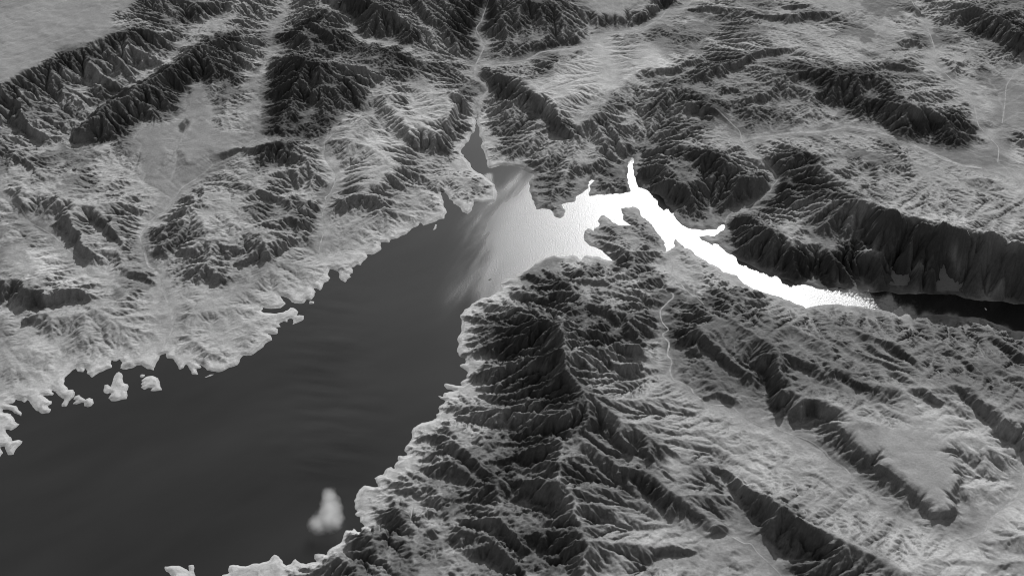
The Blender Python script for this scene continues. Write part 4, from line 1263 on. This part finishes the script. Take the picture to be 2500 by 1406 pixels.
# ------------------------------------------------------------------ water
def water_material():
    m, nt, b = mat("lake_water")
    b.inputs["IOR"].default_value = 1.42
    si = nt.nodes.new("ShaderNodeAttribute"); si.attribute_name = "ripple_tone"
    nt.links.new(si.outputs["Fac"], b.inputs["Base Color"])
    at = nt.nodes.new("ShaderNodeAttribute"); at.attribute_name = "wind"
    mp = nt.nodes.new("ShaderNodeMapRange"); mp.inputs[3].default_value = 0.10; mp.inputs[4].default_value = 0.355
    nt.links.new(at.outputs["Fac"], mp.inputs[0])
    nt.links.new(mp.outputs[0], b.inputs["Roughness"])
    co = nt.nodes.new("ShaderNodeTexCoord")
    n = nt.nodes.new("ShaderNodeTexNoise"); n.inputs["Scale"].default_value = 0.05; n.inputs["Detail"].default_value = 5; n.inputs["Roughness"].default_value = 0.65
    bp = nt.nodes.new("ShaderNodeBump"); bp.inputs["Distance"].default_value = 2.2
    nt.links.new(co.outputs["Object"], n.inputs["Vector"]); nt.links.new(n.outputs["Fac"], bp.inputs["Height"])
    nt.links.new(at.outputs["Fac"], bp.inputs["Strength"]); nt.links.new(bp.outputs[0], b.inputs["Normal"])
    return m
WATER = water_material()
wc = 2
wj = np.arange(0, NY, wc); wi = np.arange(0, NX, wc)
near_water = box((lake).astype(np.float32), wc, 1) > 0
sub = near_water[np.ix_(wj, wi)]
xs_, ys_ = np.meshgrid(gx[wi], gy[wj])

def streaks(ang, lu, lv, seed):
    """noise drawn out along one compass direction, as wind does on water"""
    r = np.random.default_rng(seed)
    T = r.uniform(-1, 1, (256, 256)).astype(np.float32)
    c, s_ = math.cos(ang), math.sin(ang)
    out = 0
    for o in range(4):
        u = (xs_ * c + ys_ * s_) / lu * 2 ** o + 13 * o
        v = (-xs_ * s_ + ys_ * c) / lv * 2 ** o + 7 * o
        i, j = np.floor(u).astype(int), np.floor(v).astype(int)
        a, b = u - i, v - j
        a, b = a * a * (3 - 2 * a), b * b * (3 - 2 * b)
        g = lambda p, q: T[(j + q) % 256, (i + p) % 256]
        out = out + 0.55 ** o * ((g(0, 0) * (1 - a) + g(1, 0) * a) * (1 - b) + (g(0, 1) * (1 - a) + g(1, 1) * a) * b)
    return out

def water_mask(s, blur):
    P, _ = parse(s)
    x, y = unproj(P[:, 0], P[:, 1], 0)
    return box(poly_mask(np.stack([x, y], 1)).astype(np.float32), blur, 2)[np.ix_(wj, wi)]
wind = water_mask("F 1620,200 1660,130 1850,10 1960,-70 2050,-90 G 300,-130 1200,-200 1800,150 2050,500 H 700,560 1400,640 1400,1000 900,1000 300,900 0,700 G 1000,700 0,900 F 1560,900 1500,720 1640,560 1650,380", 26)
st = streaks(math.radians(68), 900, 150, 5)
wind = np.clip(wind + 0.30 * st * 4 * wind * (1 - wind) + 0.05 * st * wind, 0, 1)
wind = np.maximum(wind, water_mask("B 1690,1255 1735,1235 1765,1240 1770,1300 1790,1370 1750,1340", 2))
# the far end of the glitter breaks into single flashes where ruffled water gives way to calm
zc_ = ys_ * cp + H * sp_
hx_ = ((1250 + FPX * xs_ / zc_) - 1800) / K7
hy_ = ((703 - FPX * (ys_ * sp_ - H * cp) / zc_) - 460) / K7
pr = np.clip((hy_ - 700 - (hx_ - 640) * 0.2) / 60, 0, 1) * np.clip((1160 - hx_) / 300, 0, 1)
fleck = np.where((hx_ > 600) & (hy_ < 960), np.clip(pr + (np.random.default_rng(9).uniform(0, 1, hx_.shape) - 0.6) * 0.9 * (pr < 1), 0, 1), 1.0)
wind *= fleck
band = np.sin(2 * math.pi * (ys_ + 0.00016 * (xs_ + 1900) ** 2 + 60 * streaks(0.3, 900, 900, 12)) / 190.0)
ripple_tone = 0.020 + 0.004 * streaks(math.radians(35), 1500, 500, 6) + 0.007 * streaks(math.radians(-10), 700, 110, 8) * water_mask("J 350,-700 750,-700 950,500 700,750 300,700", 25) + 0.0028 * band * water_mask("J 320,-350 640,-400 800,100 760,500 480,700 250,500", 25)  # dark water tone with ripple bands and wind-streak sheen painted in
def grid_mesh(name, sub, zz, attrs, material):
    fj, fi = np.nonzero(sub[:-1, :-1] | sub[1:, :-1] | sub[:-1, 1:] | sub[1:, 1:])
    n = sub.shape[1]
    a = fj * n + fi
    quads = np.stack([a, a + 1, a + n + 1, a + n], 1)
    ids, inv = np.unique(quads, return_inverse=True)
    X, Y = np.meshgrid(gx[wi], gy[wj])
    V = np.stack([X.ravel()[ids], Y.ravel()[ids], np.full(len(ids), zz)], 1)
    me = bpy.data.meshes.new(name)
    me.from_pydata(V.tolist(), [], inv.reshape(-1, 4).tolist())
    for attr, values in attrs.items():
        t = me.attributes.new(attr, 'FLOAT', 'POINT')
        t.data.foreach_set("value", values.ravel()[ids].astype(np.float32))
    me.materials.append(material)
    o = bpy.data.objects.new(name, me)
    sc.collection.objects.link(o)
    return o
lk = grid_mesh("lake", sub, 0.0, {"wind": wind, "ripple_tone": ripple_tone}, WATER)
lk["label"] = "dark lake with bright sun glitter in its upper arm"; lk["category"] = "lake"; lk["kind"] = "structure"

# ------------------------------------------------------------------ boats
def plain(name, col, rough=0.5):
    m, nt, b = mat(name)
    b.inputs["Roughness"].default_value = rough
    n = nt.nodes.new("ShaderNodeTexNoise"); n.inputs["Scale"].default_value = 0.8
    r = nt.nodes.new("ShaderNodeValToRGB")
    r.color_ramp.elements[0].color = (col * 0.85,) * 3 + (1,); r.color_ramp.elements[1].color = (col,) * 3 + (1,)
    nt.links.new(n.outputs["Fac"], r.inputs[0]); nt.links.new(r.outputs[0], b.inputs["Base Color"])
    return m

def part(name, V, F, material, parent):
    me = bpy.data.meshes.new(name)
    me.from_pydata(V, [], F)
    me.materials.append(material)
    o = bpy.data.objects.new(name, me)
    sc.collection.objects.link(o)
    o.parent = parent
    return o

def block(x0, x1, y0, y1, z0, z1, tp=0.0):
    V = [(x0, y0, z0), (x1, y0, z0), (x1, y1, z0), (x0, y1, z0), (x0 + tp, y0 + tp, z1), (x1 - tp, y0 + tp, z1), (x1 - tp, y1 - tp, z1), (x0 + tp, y1 - tp, z1)]
    return V, [(3, 2, 1, 0), (4, 5, 6, 7), (0, 1, 5, 4), (1, 2, 6, 5), (2, 3, 7, 6), (3, 0, 4, 7)]

def boat(px, py, rz, ln, hull_m, cabin_m, label):
    x, y = unproj(px, py, 0)
    e = bpy.data.objects.new("boat", None)
    sc.collection.objects.link(e)
    e.location = (float(x), float(y), 0.0); e.rotation_euler = (0, 0, rz)
    e["label"] = label; e["category"] = "boat"; e["group"] = "boats on the lake"
    secs = [(-0.5, 0.13, 0.0), (-0.3, 0.16, 0.0), (0.0, 0.165, 0.0), (0.25, 0.13, 0.02), (0.42, 0.06, 0.05), (0.5, 0.004, 0.08)]
    V, F = [], []
    for t, w, sh in secs:
        V += [(t * ln, -w * ln, 0.09 * ln + sh * ln), (t * ln, -w * 0.7 * ln, -0.02 * ln), (t * ln, w * 0.7 * ln, -0.02 * ln), (t * ln, w * ln, 0.09 * ln + sh * ln)]
    for i in range(len(secs) - 1):
        a = 4 * i
        F += [(a, a + 1, a + 5, a + 4), (a + 1, a + 2, a + 6, a + 5), (a + 2, a + 3, a + 7, a + 6), (a + 3, a, a + 4, a + 7)]
    F += [(0, 3, 2, 1), (20, 21, 22, 23)]
    part("hull", V, F, hull_m, e)
    V, F = block(-0.32 * ln, 0.16 * ln, -0.11 * ln, 0.11 * ln, 0.09 * ln, 0.2 * ln, 0.015 * ln)
    part("cabin", V, F, cabin_m, e)
    V, F = block(-0.36 * ln, 0.2 * ln, -0.125 * ln, 0.125 * ln, 0.202 * ln, 0.215 * ln)
    part("roof", V, F, cabin_m, e)
WHITE, DARK = plain("boat_white", 0.8), plain("boat_dark", 0.06)
boat(1196, 682, math.radians(35), 34, DARK, DARK, "small dark boat alone in the bright glitter of the bay")
boat(2406, 755, math.radians(100), 38, WHITE, WHITE, "white boat on the black channel water near the right edge")

# ------------------------------------------------------------------ the small cloud over the lake
def cloud():
    z0 = 85.0
    lobes = [(803, 1208, 24, 0), (806, 1228, 29, 0), (808, 1248, 34, 0), (802, 1266, 38, 0), (778, 1279, 29, 0), (816, 1268, 28, 0)]
    cen = []
    for px, py, rp, _ in lobes:
        x, y = unproj(px, py, z0)
        cen.append((float(x), float(y), z0, rp * 3.75))
    m = bpy.data.materials.new("cloud_vapour"); m.use_nodes = True
    nt = m.node_tree
    nt.nodes.clear()
    out = nt.nodes.new("ShaderNodeOutputMaterial")
    vol = nt.nodes.new("ShaderNodeVolumePrincipled")
    geo = nt.nodes.new("ShaderNodeNewGeometry")
    nz = nt.nodes.new("ShaderNodeTexNoise"); nz.inputs["Scale"].default_value = 0.014; nz.inputs["Detail"].default_value = 5
    nt.links.new(geo.outputs["Position"], nz.inputs["Vector"])
    acc = None
    def math_(op, a, b):
        n = nt.nodes.new("ShaderNodeMath"); n.operation = op
        for k, q in enumerate((a, b)):
            if isinstance(q, (int, float)):
                n.inputs[k].default_value = q
            else:
                nt.links.new(q, n.inputs[k])
        return n.outputs[0]
    for x, y, z, r in cen:
        d = nt.nodes.new("ShaderNodeVectorMath"); d.operation = 'DISTANCE'
        d.inputs[1].default_value = (x, y, z)
        nt.links.new(geo.outputs["Position"], d.inputs[0])
        g = math_('SUBTRACT', 1.0, math_('DIVIDE', d.outputs["Value"], r))
        acc = g if acc is None else math_('MAXIMUM', acc, g)
    f = math_('ADD', acc, math_('MULTIPLY', math_('SUBTRACT', nz.outputs["Fac"], 0.56), 0.9))
    f = math_('MAXIMUM', f, 0.0)
    nt.links.new(math_('MULTIPLY', f, 0.009), vol.inputs["Density"])
    vol.inputs["Color"].default_value = (1, 1, 1, 1)
    vol.inputs["Anisotropy"].default_value = 0.3
    nt.links.new(vol.outputs[0], out.inputs["Volume"])
    import bmesh
    bm = bmesh.new()
    from mathutils import Matrix
    for x, y, z, r in cen:
        bmesh.ops.create_icosphere(bm, subdivisions=3, radius=r * 1.02, matrix=Matrix.Translation((x, y, z)))
    me = bpy.data.meshes.new("cloud")
    bm.to_mesh(me); bm.free()
    o = bpy.data.objects.new("cloud", me)
    sc.collection.objects.link(o)
    rm = o.modifiers.new("shape", 'REMESH'); rm.mode = 'VOXEL'; rm.voxel_size = 16
    me.materials.append(m)
    o["label"] = "small soft white cloud puff hanging over the dark lake"; o["category"] = "cloud"
cloud()
sc.cycles.volume_bounces = 3
